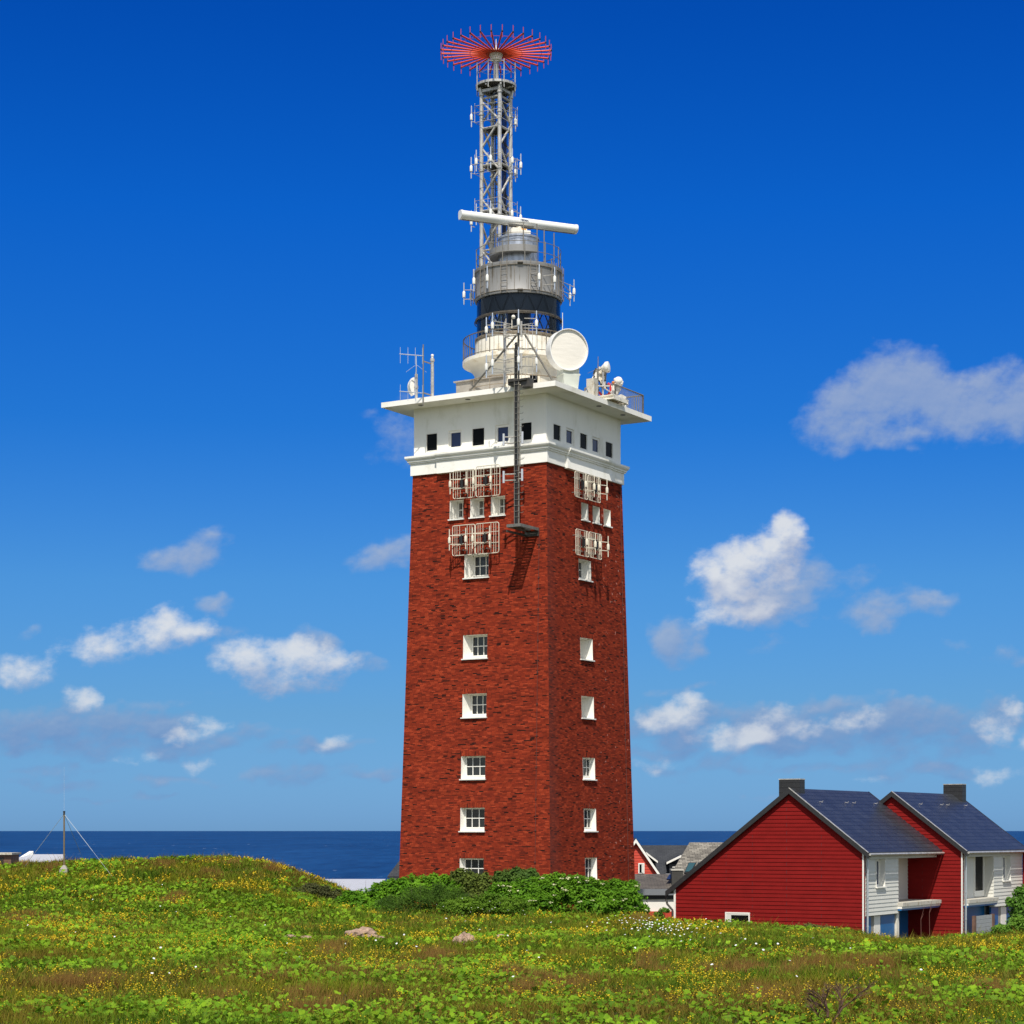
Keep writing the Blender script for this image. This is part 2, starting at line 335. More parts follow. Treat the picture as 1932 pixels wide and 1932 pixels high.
BASE_Z = -4.6
LH = thing('lighthouse', 'tall square red brick lighthouse tower with white top storey and round lantern', 'lighthouse', (TC[0], TC[1], BASE_Z), ANG)
L_WIN = [(-1.61, -.82, 15.13, 16.06, .56, .12), (-.43, .36, 15.13, 16.06, .56, .12), (.745, 1.53, 15.13, 16.06, .56, .12),
         (-.72, .65, 12.21, 13.36, .62, .17), (-.735, .635, 8.30, 9.45, .53, .18), (-.73, .632, 5.46, 6.60, .53, .18), (-.76, .61, 2.48, 3.59, .31, .08), (-.765, .605, -.03, 1.10, .31, .08), (-.766, .594, -2.44, -1.34, .31, .08)]
R_WIN = [(-.50, .20, 15.16, 16.0, .66, .10), (.66, 1.36, 15.16, 16.0, .66, .10), (1.80, 2.50, 15.16, 16.0, .66, .10),
         (-.89, .34, 12.22, 13.21, .45, .12), (-.90, .34, 8.33, 9.38, .72, .18), (-.90, .33, 5.47, 6.54, .72, .18), (-.905, .31, 2.49, 3.55, .25, .08), (-.90, .31, -.03, 1.07, .25, .08), (-.885, .29, -2.47, -1.32, .25, .08)]
def build_window(face, l0, l1, z0, z1, d, sh, s, style, parent):
    fm = faceL if face == 'L' else faceR
    zm = (z0+z1)/2; hs = half(zm) if s is None else s
    dd = lambda z, depth: (depth if s is not None else depth-(hs-half(z)))   # inner plane is vertical
    mb = MB(T)
    o = [(l0, z0), (l1, z0), (l1, z1), (l0, z1)]
    e = .004
    outer = [fm(l, -.006 if True else 0, z, s) for l, z in o]
    if s is None: l0, l1, z0b, z0 = l0+sh, l1-sh, z0, z0+.12
    ls0, ls1, zsl = o[0][0], o[1][0], o[0][1]
    inner = [fm(l, dd(z, d), z, s) for l, z in ((l0, z0), (l1, z0), (l1, z1), (l0, z1))]
    for i in range(4):
        j = (i+1) % 4; mb.face([outer[i], outer[j], inner[j], inner[i]])
    zm = (z0+z1)/2; hs = half(zm) if s is None else s
    w = mb.build('window', M_WPAINT, parent)
    fr = MB(T); fw = .10 if style == 'blue' else .07 if style != 'flush' else .035
    def bar(a0, a1, b0, b1, dep, th):
        pts = [fm(a0, dd(zm, dep), b0, hs), fm(a1, dd(zm, dep), b0, hs), fm(a1, dd(zm, dep), b1, hs), fm(a0, dd(zm, dep), b1, hs)]
        v = Vector(fm(0, 1, 0, 0))-Vector(fm(0, 0, 0, 0)); fr.prism(pts, v*th)
    g = .003
    bar(l0+g, l0+fw, z0+g, z1-g, d-.05, .08); bar(l1-fw, l1-g, z0+g, z1-g, d-.05, .08)
    bar(l0+fw, l1-fw, z0+g, z0+fw, d-.05, .08); bar(l0+fw, l1-fw, z1-fw, z1-g, d-.05, .08)
    if style in ('grid3', 'grid2'):
        n = 3 if style == 'grid3' else 2
        for k in range(1, n):
            c = l0+(l1-l0)*k/n; bar(c-.017, c+.017, z0+fw, z1-fw, d-.02, .04)
        bar(l0+fw, l1-fw, zm-.02, zm+.02, d-.023, .04)
    fr.build('frame', M_WPAINT, w)
    pn = MB(T); pn.face([fm(l0, d+.01, z0, hs), fm(l1, d+.01, z0, hs), fm(l1, d+.01, z1, hs), fm(l0, d+.01, z1, hs)])
    pn.build('pane', M_PANEB if style == 'blue' else M_PANEG if style != 'flush' else M_PANE, w)
    if style in ('grid2',):
        cu = MB(T)
        for k in range(3):
            c = l0+.1+k*.035; cu.tube(fm(c, d-.0, z0+.08, hs), fm(c, d-.0, z1-.08, hs), .022, 6)
        cu.build('curtain', M_CURT, w)
    if s is None:
        sl = MB(T)
        p = [fm(ls0-.05, -.10, zsl-.05), fm(ls1+.05, -.10, zsl-.05), fm(ls1+.05, .02, zsl-.05), fm(ls0-.05, .02, zsl-.05)]
        sl.prism(p, (0, 0, .056)); sl.build('sill', M_WPAINT, w)
    return w
def lintel(face, l0, l1, z1):
    fm = faceL if face == 'L' else faceR
    mb = MB(T); a, b, c, d = (l0-.06, z1+.004), (l1+.06, z1+.004), (l1+.06, z1+.25), (l0-.06, z1+.25); q = [a, b, c, d]
    mb.face([fm(l, -.006, z) for l, z in q], [(l+(200 if face == 'R' else 0), z+20) for l, z in q])
    mb.build('lintel', M_SOLD, LH)
def build_lighthouse():
    mb = MB(T)
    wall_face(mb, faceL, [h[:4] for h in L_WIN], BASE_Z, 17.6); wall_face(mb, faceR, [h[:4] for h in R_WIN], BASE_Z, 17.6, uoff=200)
    h0, h1 = half(BASE_Z), half(17.6)
    for sg in (0, 1):
        if sg == 0: q = [(h0, h0, BASE_Z), (-h0, h0, BASE_Z), (-h1, h1, 17.6), (h1, h1, 17.6)]
        else: q = [(-h0, h0, BASE_Z), (-h0, -h0, BASE_Z), (-h1, -h1, 17.6), (-h1, h1, 17.6)]
        mb.face(q, [(0, 0), (8.4, 0), (8, 22), (0.4, 22)])
    mb.build('brick_shaft', M_BRICK, LH)
    for i, h in enumerate(L_WIN):
        build_window('L', *h, None, 'grid2' if i < 3 else 'grid3', LH); lintel('L', h[0], h[1], h[3])
    for i, h in enumerate(R_WIN):
        build_window('R', *h, None, 'grid2' if i < 3 else 'grid3', LH); lintel('R', h[0], h[1], h[3])
    # conductors down the brick
    cd = MB(T)
    cd.tube(faceL(3.46, -.03, 14.2), faceL(3.46, -.03, BASE_Z), .011, 6); cd.tube(faceR(3.55, -.03, 17.4), faceR(3.55, -.03, BASE_Z), .014, 6)
    for z in np.arange(-3, 14, 1.5): cd.boxx(3.42, 3.50, -half(z)-.05, -half(z)+.01, z-.03, z+.03)
    cd.build('lightning_conductor', mat('conductor', (.10, .03, .02), .7), LH)
    # cornice and frieze
    prof = [(3.70, 17.44), (3.89, 17.46), (3.89, 18.02), (3.95, 18.03), (3.95, 18.09), (4.00, 18.11), (4.00, 18.17), (4.07, 18.24), (4.10, 18.30), (4.10, 18.39), (3.74, 18.45)]
    mb = MB(T)
    for k in range(len(prof)-1):
        (a, za), (b, zb) = prof[k], prof[k+1]
        ca = [(-a, -a), (a, -a), (a, a), (-a, a)]; cb = [(-b, -b), (b, -b), (b, b), (-b, b)]
        for i in range(4):
            j = (i+1) % 4; mb.face([(*ca[i], za), (*ca[j], za), (*cb[j], zb), (*cb[i], zb)])
    mb.build('cornice', M_WHITE, LH)
    for fm, l0, l1 in ((faceL, -2.28, 2.42), (faceR, -2.12, 2.47)):
        mb = MB(T); off = .13 if fm is faceL else .075
        pp = [(a+off, z-.004 if k == 0 else z) for k, (a, z) in enumerate(prof)]; pp[0] = (3.72, 17.40); pp[1] = (4.02, 17.42)
        P0 = [fm(l0, 0, z, a) for a, z in pp]; P1 = [fm(l1, 0, z, a) for a, z in pp]
        for k in range(len(pp)-1): mb.face([P0[k], P1[k], P1[k+1], P0[k+1]])
        mb.face(P0[::-1]); mb.face(P1); mb.build('projecting_cornice', M_WHITE, LH)
    # top storey
    LW = [(-3.05, -2.37), (-1.74, -.97), (-.40, .34), (.93, 1.72), (2.35, 2.99)]
    RW = [(-3.12, -2.36), (-1.83, -1.04), (-.50, .27), (.79, 1.60), (2.13, 2.93)]
    ho = [[a, b, 18.59, 19.48] for a, b in LW]; hr = [[a, b, 18.64, 19.44] for a, b in RW]
    mb = MB(T); s = 3.76
    wall_face(mb, faceL, ho, 18.40, 20.75, s); wall_face(mb, faceR, hr, 18.40, 20.75, s)
    mb.face([(s, s, 18.4), (-s, s, 18.4), (-s, s, 20.75), (s, s, 20.75)]); mb.face([(-s, s, 18.4), (-s, -s, 18.4), (-s, -s, 20.75), (-s, s, 20.75)])
    mb.build('top_storey_wall', M_WHITE, LH)
    for face, hh in (('L', ho), ('R', hr)):
        for i, h in enumerate(hh): build_window(face, *h, .10 if i % 2 else .035, 0, s, 'blue' if i % 2 else 'flush', LH)
    # roof slab
    mb = MB(T); a = 4.92; mb.boxx(-a, a, -a, a, 20.752, 21.0); mb.build('roof_slab', M_WHITE, LH)
    for p in ((-2.9, -4.45), (-.2, -4.45), (2.6, -4.45), (4.45, .2), (4.45, 2.7)):
        v = MB(T); v.lathe([(.13, 20.75), (.13, 20.735), (.001, 20.735)], 16, p); v.build('soffit_vent', M_DARKST, LH)
    pl = MB(T); pl.boxx(-2.2, .55, -2.35, 1.0, 21.0, 22.15); pl.boxx(-2.3, .65, -2.45, 1.1, 22.15, 22.21); pl.build('plinth', M_CONC, LH)
    # lantern base, gallery
    mb = MB(T); mb.lathe([(2.2, 21.0), (2.2, 22.62), (2.26, 22.78), (2.42, 22.96), (2.66, 23.10), (2.80, 23.16), (2.80, 23.33), (2.17, 23.36)], 64)
    mb.build('gallery_base', M_CREAM, LH, True)
    mb = MB(T); mb.lathe([(2.16, 23.36), (2.16, 24.36), (2.13, 24.44), (1.2, 24.44)], 64); mb.build('parapet', M_CREAM, LH, True)
    bd = MB(T); bd.lathe([(2.165, 24.26), (2.19, 24.30), (2.19, 24.43), (2.10, 24.46)], 64); bd.build('sill_band', M_RUST, LH, True)
    w0 = MB(T); t0 = math.radians(-40)
    for k in (0,):
        c = Vector((2.2*math.cos(t0), 2.2*math.sin(t0), 0)); nrm = Vector((math.cos(t0), math.sin(t0), 0)); tg = Vector((-nrm.y, nrm.x, 0))
        def P(a, z, d): q = c+tg*a+nrm*d; return (q.x, q.y, z)
        w0.prism([P(-.32, 21.0, -.1), P(.32, 21.0, -.1), P(.32, 22.45, -.1), P(-.32, 22.45, -.1)], nrm*.13)
        dr = w0.build('gallery_door', M_CREAM, LH)
        g = MB(T); g.prism([P(-.20, 21.15, .02), P(.20, 21.15, .02), P(.20, 21.55, .02), P(-.20, 21.55, .02)], nrm*.02); g.prism([P(-.20, 21.7, .02), P(.20, 21.7, .02), P(.20, 22.25, .02), P(-.20, 22.25, .02)], nrm*.02); g.build('pane', M_PANE, dr)
    rl = MB(T); R = 2.76
    for z, r in ((24.40, .028), (23.42, .018)): rl.ring(R, z, r, 56)
    for i in range(72):
        t = 2*PI*i/72; rl.tube((R*math.cos(t), R*math.sin(t), 23.33), (R*math.cos(t), R*math.sin(t), 24.4), .026 if i % 6 == 0 else .010, 5)
    rl.build('gallery_railing', mat('brown_rail_paint', (.15, .125, .09), .55, .3, var=.3, vscale=5), LH)
    # lantern room
    gl = MB(T); gl.lathe([(2.09, 24.44), (2.09, 26.34)], 64); gl.build('lantern_glass', M_GLASS, LH, True)
    lat = MB(T); n = 14
    for i in range(n):
        for sg in (1, -1):
            a0 = 2*PI*(i+.2)/n; a1 = a0+sg*2*PI*.5/n
            for (za, zb, p, q) in ((26.34, 25.40, a0, a1), (25.40, 24.46, a1, a0)):
                lat.tube((2.03*math.cos(p), 2.03*math.sin(p), za), (2.03*math.cos(q), 2.03*math.sin(q), zb), .032, 5)
    lat.build('astragal', mat('astragal_paint', (.10, .098, .09), .5, .2), LH)
    ce = MB(T); ce.disc(2.0, 26.325, 32); ce.build('lantern_ceiling', M_DARKST, LH)
    op = MB(T); op.lathe([(.0001, 24.44), (.30, 24.44), (.30, 24.9), (.62, 25.05), (.62, 25.9), (.25, 26.1), (.25, 26.34)], 24); op.build('optic', mat('optic_metal', (.05, .06, .07), .3, .6), LH, True)
    cs = MB(T); cs.lathe([(1.95, 25.44), (1.95, 26.33)], 48, a0=math.radians(-59-98), a1=math.radians(-59+98)); cs.build('lantern_shade_band', mat('lantern_shade_dark', (.055, .055, .055), .5), LH, True)  # dark sheet added for the roof shade behind the upper front glazing
    hr_ = MB(T); hr_.ring(2.20, 25.30, .022, 56); hr_.lathe([(2.10, 25.36), (2.17, 25.36), (2.17, 25.44), (2.10, 25.44)], 64)
    for i in range(28):
        t = 2*PI*i/28; hr_.tube((2.1*math.cos(t), 2.1*math.sin(t), 25.40), (2.2*math.cos(t), 2.2*math.sin(t), 25.30), .016, 5)
    hr_.build('handrail_ring', mat('brown_black_rail', (.085, .072, .055), .55, .3, var=.3, vscale=5), LH)
    dm = MB(T); dm.lathe([(1.9, 26.33), (2.16, 26.31), (2.19, 26.38), (2.17, 26.48), (2.16, 26.5), (2.16, 27.62), (2.17, 27.64), (2.2, 27.72), (2.2, 27.86), (.9, 27.9)], 64)
    for i in range(26):
        pass
    dm.build('lantern_drum', M_DRUM, LH, True)
    sm = MB(T)
    for i in range(20):
        t = 2*PI*(i+.4)/20; p = Vector((math.cos(t), math.sin(t), 0)); sm.tube((2.17*p.x, 2.17*p.y, 26.40), (2.17*p.x, 2.17*p.y, 27.80), .016, 5)
    for z in (26.44, 27.68): sm.ring(2.20, z, .022, 56)
    for t in (-1.95, -1.36, -.70, -2.6, -.15, .3): 
        p = Vector((math.cos(t), math.sin(t), 0)); q = Vector((-p.y, p.x, 0))
        for a in (-.16, .16):
            b0 = p*2.26+q*a; sm.tube((b0.x, b0.y, 26.3), (b0.x, b0.y, 27.95), .02, 5)
        for z in np.arange(26.5, 27.9, .28):
            b0, b1 = p*2.26-q*.16, p*2.26+q*.16; sm.tube((b0.x, b0.y, z), (b1.x, b1.y, z), .012, 5)
    sm.build('drum_seams', mat('dull_brown_metal', (.20, .175, .14), .6, .3, var=.3, vscale=5), LH)
    cl = MB(T)
    for t, z in ((-1.0, 27.76), (-1.0, 26.42)): cl.tube((2.24*math.cos(t-.06), 2.24*math.sin(t-.06), z), (2.24*math.cos(t+.06), 2.24*math.sin(t+.06), z), .07, 8)
    cl.build('clamp', M_DARKST, LH)
    dr = MB(T); R = 2.12
    for z in (28.35, 28.85): dr.ring(R, z, .016, 40)
    for i in range(12):
        t = 2*PI*(i+.3)/12; dr.tube((R*math.cos(t), R*math.sin(t), 27.86), (R*math.cos(t), R*math.sin(t), 28.9), .026, 6)
    dr.build('drum_railing', M_GREYP, LH)
    pd = MB(T); pd.lathe([(1.0, 27.88), (1.0, 29.40), (1.04, 29.42), (1.04, 29.52), (.0001, 29.55)], 48); pd.build('radar_pedestal', mat('bluish_sheet_metal', (.40, .42, .46), .4, .75, var=.3, vscale=3, stretch=(2, 2, .4)), LH, True)
    pf = MB(T); a0, a1 = math.radians(-200), math.radians(-20)
    pf.lathe([(1.0, 28.60), (1.42, 28.52), (1.46, 28.55), (1.46, 28.86), (1.42, 28.88), (1.0, 28.88)], 40, a0=a0, a1=a1); pf.build('pedestal_gallery', M_DRUM, LH, True)
    pr = MB(T)
    for k in range(7):
        t = a0+(a1-a0)*k/6; pr.tube((1.44*math.cos(t), 1.44*math.sin(t), 28.6), (1.44*math.cos(t), 1.44*math.sin(t), 29.95), .032, 6)
    for z in (29.45, 29.93): pr.ring(1.44, z, .014, 30, a0=a0, a1=a1)
    for (t, r) in ((math.radians(8), 1.9), (math.radians(-15), 1.8)): pr.tube((r*math.cos(t), r*math.sin(t), 27.9), (r*math.cos(t), r*math.sin(t), 29.6), .03, 6)
    pr.build('pedestal_railing', M_GREYP, LH)
    # roof rail round the plinth and the roof corner railing
    cr = MB(T); cr.ring(2.75, 22.16, .035, 40); cr.ring(2.75, 21.75, .02, 40)
    for i in range(16): t = 2*PI*i/16; cr.tube((2.75*math.cos(t), 2.75*math.sin(t), 21), (2.75*math.cos(t), 2.75*math.sin(t), 22.16), .02, 5)
    cr.build('roof_ring_rail', M_RUST, LH)
    cb = MB(T); path = [(-3.8, 4.6), (4.6, 4.6), (4.6, 1.6), (2.9, 1.6)]
    for i in range(3):
        (x0, y0), (x1, y1) = path[i], path[i+1]; cb.tube((x0, y0, 22.05), (x1, y1, 22.05), .035, 6); cb.tube((x0, y0, 21.12), (x1, y1, 21.12), .02, 6)
        n = int(math.hypot(x1-x0, y1-y0)/.125)
        for k in range(n+1): f = k/n; cb.tube((x0+(x1-x0)*f, y0+(y1-y0)*f, 21.0), (x0+(x1-x0)*f, y0+(y1-y0)*f, 22.05), .013 if k % n else .045, 5)
    cb.build('roof_corner_railing', M_GREYP, LH)
    blk = MB(T); blk.boxx(4.2, 4.62, -.62, -.22, 21.0, 21.95); blk.build('roof_upstand', M_CONCL, LH)

# ------------------------------------------------------------------ dipole antennas
def dip_mesh():
    r = MB(); r.tube((0, 0, -.53), (0, 0, .53), .030, 8); r.tube((0, 0, .53), (0, 0, .58), .030, 8, .008)
    b = MB(); b.lathe([(.026, -.17), (.074, -.165), (.076, -.15), (.076, .09), (.034, .155), (.026, .16)], 12)
    return r, b
DIP = {}
def dipole(p, mount, label, group, rod=None, box=None, scale=1.0):
    p = Vector(p); mount = Vector(mount); d = Vector((mount.x-p.x, mount.y-p.y, 0)); L = d.length
    o = thing('dipole_antenna', label, 'antenna', p, 0, group)
    if not DIP:
        r, b = dip_mesh(); a = r.build('radiator_tube', M_ROD, o); c = b.build('feed_box', M_DIPOLE, o, True)
        a.data.transform(Matrix.Translation(p)); c.data.transform(Matrix.Translation(p)); DIP['r'] = a.data; DIP['b'] = c.data
    else:
        for nm, k in (('radiator_tube', 'r'), ('feed_box', 'b')):
            q = bpy.data.objects.new(nm, DIP[k]); COL.objects.link(q); q.parent = o
    for dz in (-.26, .20):
        m = MB(); m.tube(p+Vector((0, 0, dz)), Vector((mount.x, mount.y, p.z+dz)), .020, 6); m.build('bracket_arm', M_STEEL, o)
    return o

# ------------------------------------------------------------------ pipe lattice mast with radial antenna
PM_C = T(-2.9, 2.6, 0); PM = Frame((PM_C.x, PM_C.y, 0), ANG); PS = .545
def build_pipe_mast():
    o = thing('pipe_lattice_mast', 'tall square steel pipe mast with zigzag braces standing behind the lantern', 'mast', (PM_C.x, PM_C.y, 21), ANG)
    cs = [(-PS, -PS), (PS, -PS), (PS, PS), (-PS, PS)]
    for x, y in cs:
        m = MB(PM); m.tube((x, y, 21), (x, y, 37.95), .105, 12)
        for z in (37.9, 36.9, 34.0, 31.6): m.tube((x, y, z), (x, y, z+.06), .15, 12)
        m.build('leg', M_STEEL, o, True)
    zs = [37.6, 36.5, 35.2, 33.95, 32.6, 31.3, 29.95, 28.6, 27.2, 25.9, 24.5, 23.1, 21.6]
    for f in range(4):
        a, b = cs[f], cs[(f+1) % 4]
        m = MB(PM)
        for k in range(len(zs)-1):
            p, q = (a, b) if k % 2 == 0 else (b, a)
            m.tube((*p, zs[k]), (*q, zs[k+1]), .058, 8)
        m.build('diagonal_brace', M_STEEL, o, True)
        for z in (37.75, 36.2, 34.3, 31.95, 29.9): h = MB(PM); h.tube((*a, z), (*b, z), .06, 8); h.build('horizontal_beam', M_STEEL, o)
    pl = MB(PM); pl.boxx(-PS+.1, PS-.1, -PS+.1, PS-.1, 36.18, 36.26); pl.boxx(-PS+.1, PS-.1, -PS+.1, PS-.1, 31.9, 31.95); pl.boxx(-PS+.12, PS-.12, -PS+.12, PS-.12, 34.28, 34.32); pl.build('platform', M_DARKST, o)
    tp = MB(PM); tp.lathe([(.3, 38.30), (1.02, 38.34), (1.04, 38.36), (1.04, 38.47), (.1, 38.50)], 40)
    tp.build('head_platform', M_DARKST, o, True)
    rim = MB(PM); rim.lathe([(1.045, 38.36), (1.06, 38.38), (1.06, 38.50), (1.0, 38.51)], 40)
    for t in np.arange(0, 2*PI, PI/4): rim.tube((.2*math.cos(t), .2*math.sin(t), 38.28), (1.02*math.cos(t), 1.02*math.sin(t), 38.30), .05, 6)
    for x, y in cs: rim.tube((x, y, 37.95), (x*1.1, y*1.1, 38.3), .12, 8)
    for f in range(4):
        a, b = cs[f], cs[(f+1) % 4]; rim.boxx(min(a[0], b[0])-.06, max(a[0], b[0])+.06, min(a[1], b[1])-.06, max(a[1], b[1])+.06, 38.08, 38.22)
    rim.build('platform_rim', M_STEEL, o)
    ps = MB(PM)
    for i in range(8):
        t = 2*PI*(i+.2)/8; ps.tube((1.06*math.cos(t), 1.06*math.sin(t), 38.1), (1.06*math.cos(t), 1.06*math.sin(t), 39.55), .026, 6)
        t2 = 2*PI*(i+1.2)/8
        for z in (39.0, 39.45): ps.tube((1.06*math.cos(t), 1.06*math.sin(t), z), (1.06*math.cos(t2), 1.06*math.sin(t2), z), .010, 5)
    ps.build('platform_post', M_STEEL, o)
    ld = MB(PM)
    for x in (-.22, .06): ld.tube((x, .30, 21), (x, .30, 37.9), .025, 6)
    for z in np.arange(21.5, 37.8, .3): ld.tube((-.22, .30, z), (.06, .30, z), .014, 5)
    for z in np.arange(27, 37.5, .9): ld.ring(.32, z, .012, 16, (-.08, .02))
    ld.build('ladder', M_DARKST, o)
    cb = MB(PM)
    for k in range(7): x = .18+.05*k; cb.tube((x, .36-.03*(k % 3), 21), (x*.9, .36-.03*(k % 2), 38.1), .022, 6)
    for k in range(5):
        z = 34.9-.9*k+random.random()*.4; a = random.random()*6
        cb.ring(.25, z, .012, 14, (random.uniform(-.5, .5), random.uniform(-.5, .1)), a, a+3.6)
    cb.build('cable_bundle', M_BLACK, o)
    cg = MB(PM)
    for z in (34.35, 32.1, 37.0):
        cg = MB(PM)
        for dz in (0, .35, -.5): cg.path([(-.8, -.8, z+dz), (.8, -.8, z+dz), (.8, .8, z+dz), (-.8, .8, z+dz), (-.8, -.8, z+dz)], .014, 5)
        for x, y in ((-.8, -.8), (.8, -.8), (.8, .8), (-.8, .8), (0, -.8), (.8, 0)): cg.tube((x, y, z-.5), (x, y, z+.5), .014, 5)
        cg.build('guard_rail', M_STEEL, o)
    # radial antenna on top
    r = thing('radial_antenna', 'red wheel of thirty-two spokes with upright rods at the very top', 'antenna', (PM_C.x, PM_C.y, 38.5), ANG)
    p = MB(PM); p.lathe([(.24, 38.5), (.20, 38.6), (.135, 38.64), (.135, 39.75)], 20); p.tube((.17, -.1, 38.5), (.17, -.1, 39.7), .03, 6); p.build('pole', M_STEEL, r, True)
    h = MB(PM); h.lathe([(.13, 39.72), (.28, 39.80), (.31, 39.95), (.31, 40.02), (.33, 40.04), (.33, 40.33), (.25, 40.36), (.0001, 40.38)], 28)
    for i in range(28):
        t = 2*PI*i/28; h.tube((.33*math.cos(t), .33*math.sin(t), 40.03), (.345*math.cos(t), .345*math.sin(t), 40.3), .014, 5)
    h.build('hub', M_CREAM, r, True)
    sp = MB(PM); sp.tube((0, 0, 40.36), (0, 0, 40.92), .03, 8, .012); sp.build('top_spike', M_WPAINT, r)
    for i in range(32):
        t = 2*PI*(i+.35)/32; c, s_ = math.cos(t), math.sin(t); RR = 2.85
        a = MB(PM); a.tube((.30*c, .30*s_, 40.17), (RR*c, RR*s_, 40.25), .046, 8); arm = a.build('spoke', M_ORANGE, r, True)
        d = MB(PM); d.tube((RR*c, RR*s_, 39.92), (RR*c, RR*s_, 40.58), .019, 6); d.build('rod', M_REDROD, arm)
        k = MB(PM); k.sphere((RR*c, RR*s_, 40.25), .055, 8); k.build('joint', M_BLACK, arm)
    w = MB(PM); w.ring(2.35, 40.19, .010, 64); w.ring(1.35, 40.15, .010, 48); w.build('bracing_wire', M_REDROD, r)
    # dipoles on the mast
    G = 'dipole antennas on the pipe mast'
    le = PM(-.8, -.8, 0); ne = PM(.55, -.55, 0); re = PM(.8, .8, 0); fr = PM(.1, -.8, 0); rt = PM(.8, .1, 0)
    z1 = lambda x, y: ((1450+x*.310559)/1.8256, (50+y*.310559)/1.8256)
    z2 = lambda x, y: ((1450+x*.310559)/1.8256, (600+y*.310559)/1.8256)
    dl, dn, dr_ = le.y, fr.y-.5, re.y
    for q, d, mo, lb in ((z1(560, 1135), dl, le, 'dipole antenna alone at the upper left of the pipe mast'),
                         (z1(1048, 1185), dr_, re, 'dipole antenna alone at the upper right of the pipe mast'),
                         (z1(557, 1705), dl-.1, le, 'lowest dipole left of the mast in the middle ring of antennas'),
                         (z1(613, 1625), dn, PM(-.5, -.8, 0), 'dipole overlapping the left mast leg in the middle ring of antennas'),
                         (z1(773, 1590), dn, fr, 'dipole between left and near mast legs in the middle ring'),
                         (z1(1013, 1610), dn+.6, rt, 'dipole overlapping the right mast leg in the middle ring'),
                         (z1(1107, 1665), dr_, rt, 'outermost right dipole in the middle ring of mast antennas'),
                         (z1(1048, 1745), dr_+.5, re, 'lowest dipole right of the mast in the middle ring'),
                         (z2(558, 525), dl-.1, le, 'dipole left of the mast hanging just below the white radar bar'),
                         (z2(613, 450), dn, PM(-.5, -.8, 0), 'dipole by the left mast leg crossing behind the radar bar'),
                         (z2(773, 418), dn, fr, 'dipole between mast legs rising just above the radar bar'),
                         (z2(1010, 430), dn+.6, rt, 'dipole before the right mast leg just above the radar bar'),
                         (z2(1105, 480), dr_, rt, 'outermost right dipole just above the radar bar')):
        p = pix(q[0], q[1], d); mo = Vector(mo)
        dipole(p, mo, lb, G)

# ------------------------------------------------------------------ things on the lantern and roof
def build_radar():
    o = thing('radar_antenna', 'long white horizontal radar bar on top of the lantern', 'radar', (TC[0], TC[1], 29.55), math.radians(23.5))
    R = Frame((TC[0], TC[1], 0), math.radians(23.5))
    g = MB(R); g.prism([(-.55, -.35, 29.56), (.5, -.35, 29.56), (.5, .35, 29.56), (-.55, .35, 29.56)], (0, 0, .34)); g.prism([(-.42, -.25, 29.90), (.35, -.25, 29.90), (.35, .25, 29.90), (-.42, .25, 29.90)], (0, 0, .10)); g.tube((0, 0, 30.0), (0, 0, 30.2), .16, 16)
    gb = g.build('gearbox', M_CREAM, o)
    st = MB(R); st.boxx(.05, .30, -.262, -.255, 29.92, 29.99); st.build('warning_sticker', mat('sticker_orange', (.75, .30, .02), .5), gb)
    b = MB(R); zc = 30.37
    prof = [(-.10+(-.17)*math.cos(t)*1.0, zc+.19*math.sin(t)) for t in np.linspace(-PI/2, PI/2, 11)]
    prof = prof+[(.12, zc+.19), (.18, zc+.12), (.18, zc-.12), (.12, zc-.21), (-.05, zc-.23)]
    b.prism([(-3.1, y, z) for y, z in prof], (6.2, 0, 0)); b.build('radar_bar', M_RADAR, o, True)
    e = MB(R)
    for x0, x1 in ((-3.17, -3.07), (3.07, 3.17)):
        e.prism([(x0, y*1.08, zc+(z-zc)*1.08) for y, z in prof], (x1-x0, 0, 0))
    e.build('end_cap', M_RADAR, o, True)
    bk = MB(R); bk.boxx(-.55, .75, -.16, .16, 30.12, 30.19); bk.boxx(-3.1, 3.1, -.02, .10, 30.13, 30.158); bk.build('under_rail', M_GREYP, o)
    cu = bpy.data.curves.new('lettering', 'FONT'); cu.body = 'TERMA'; cu.size = .145; cu.extrude = .002; cu.offset = .004; cu.align_x = 'CENTER'
    to = bpy.data.objects.new('tmp', cu); COL.objects.link(to); bpy.context.view_layer.update()
    me = bpy.data.meshes.new_from_object(to.evaluated_get(bpy.context.evaluated_depsgraph_get())); bpy.data.objects.remove(to)
    me.materials.clear(); me.materials.append(mat('lettering_ink', (.03, .04, .09), .5))
    me.transform(Matrix.Translation((.2, -.276, 30.36-29.55)) @ Matrix.Rotation(PI/2, 4, 'X'))
    lt = bpy.data.objects.new('lettering', me); COL.objects.link(lt); lt.parent = o

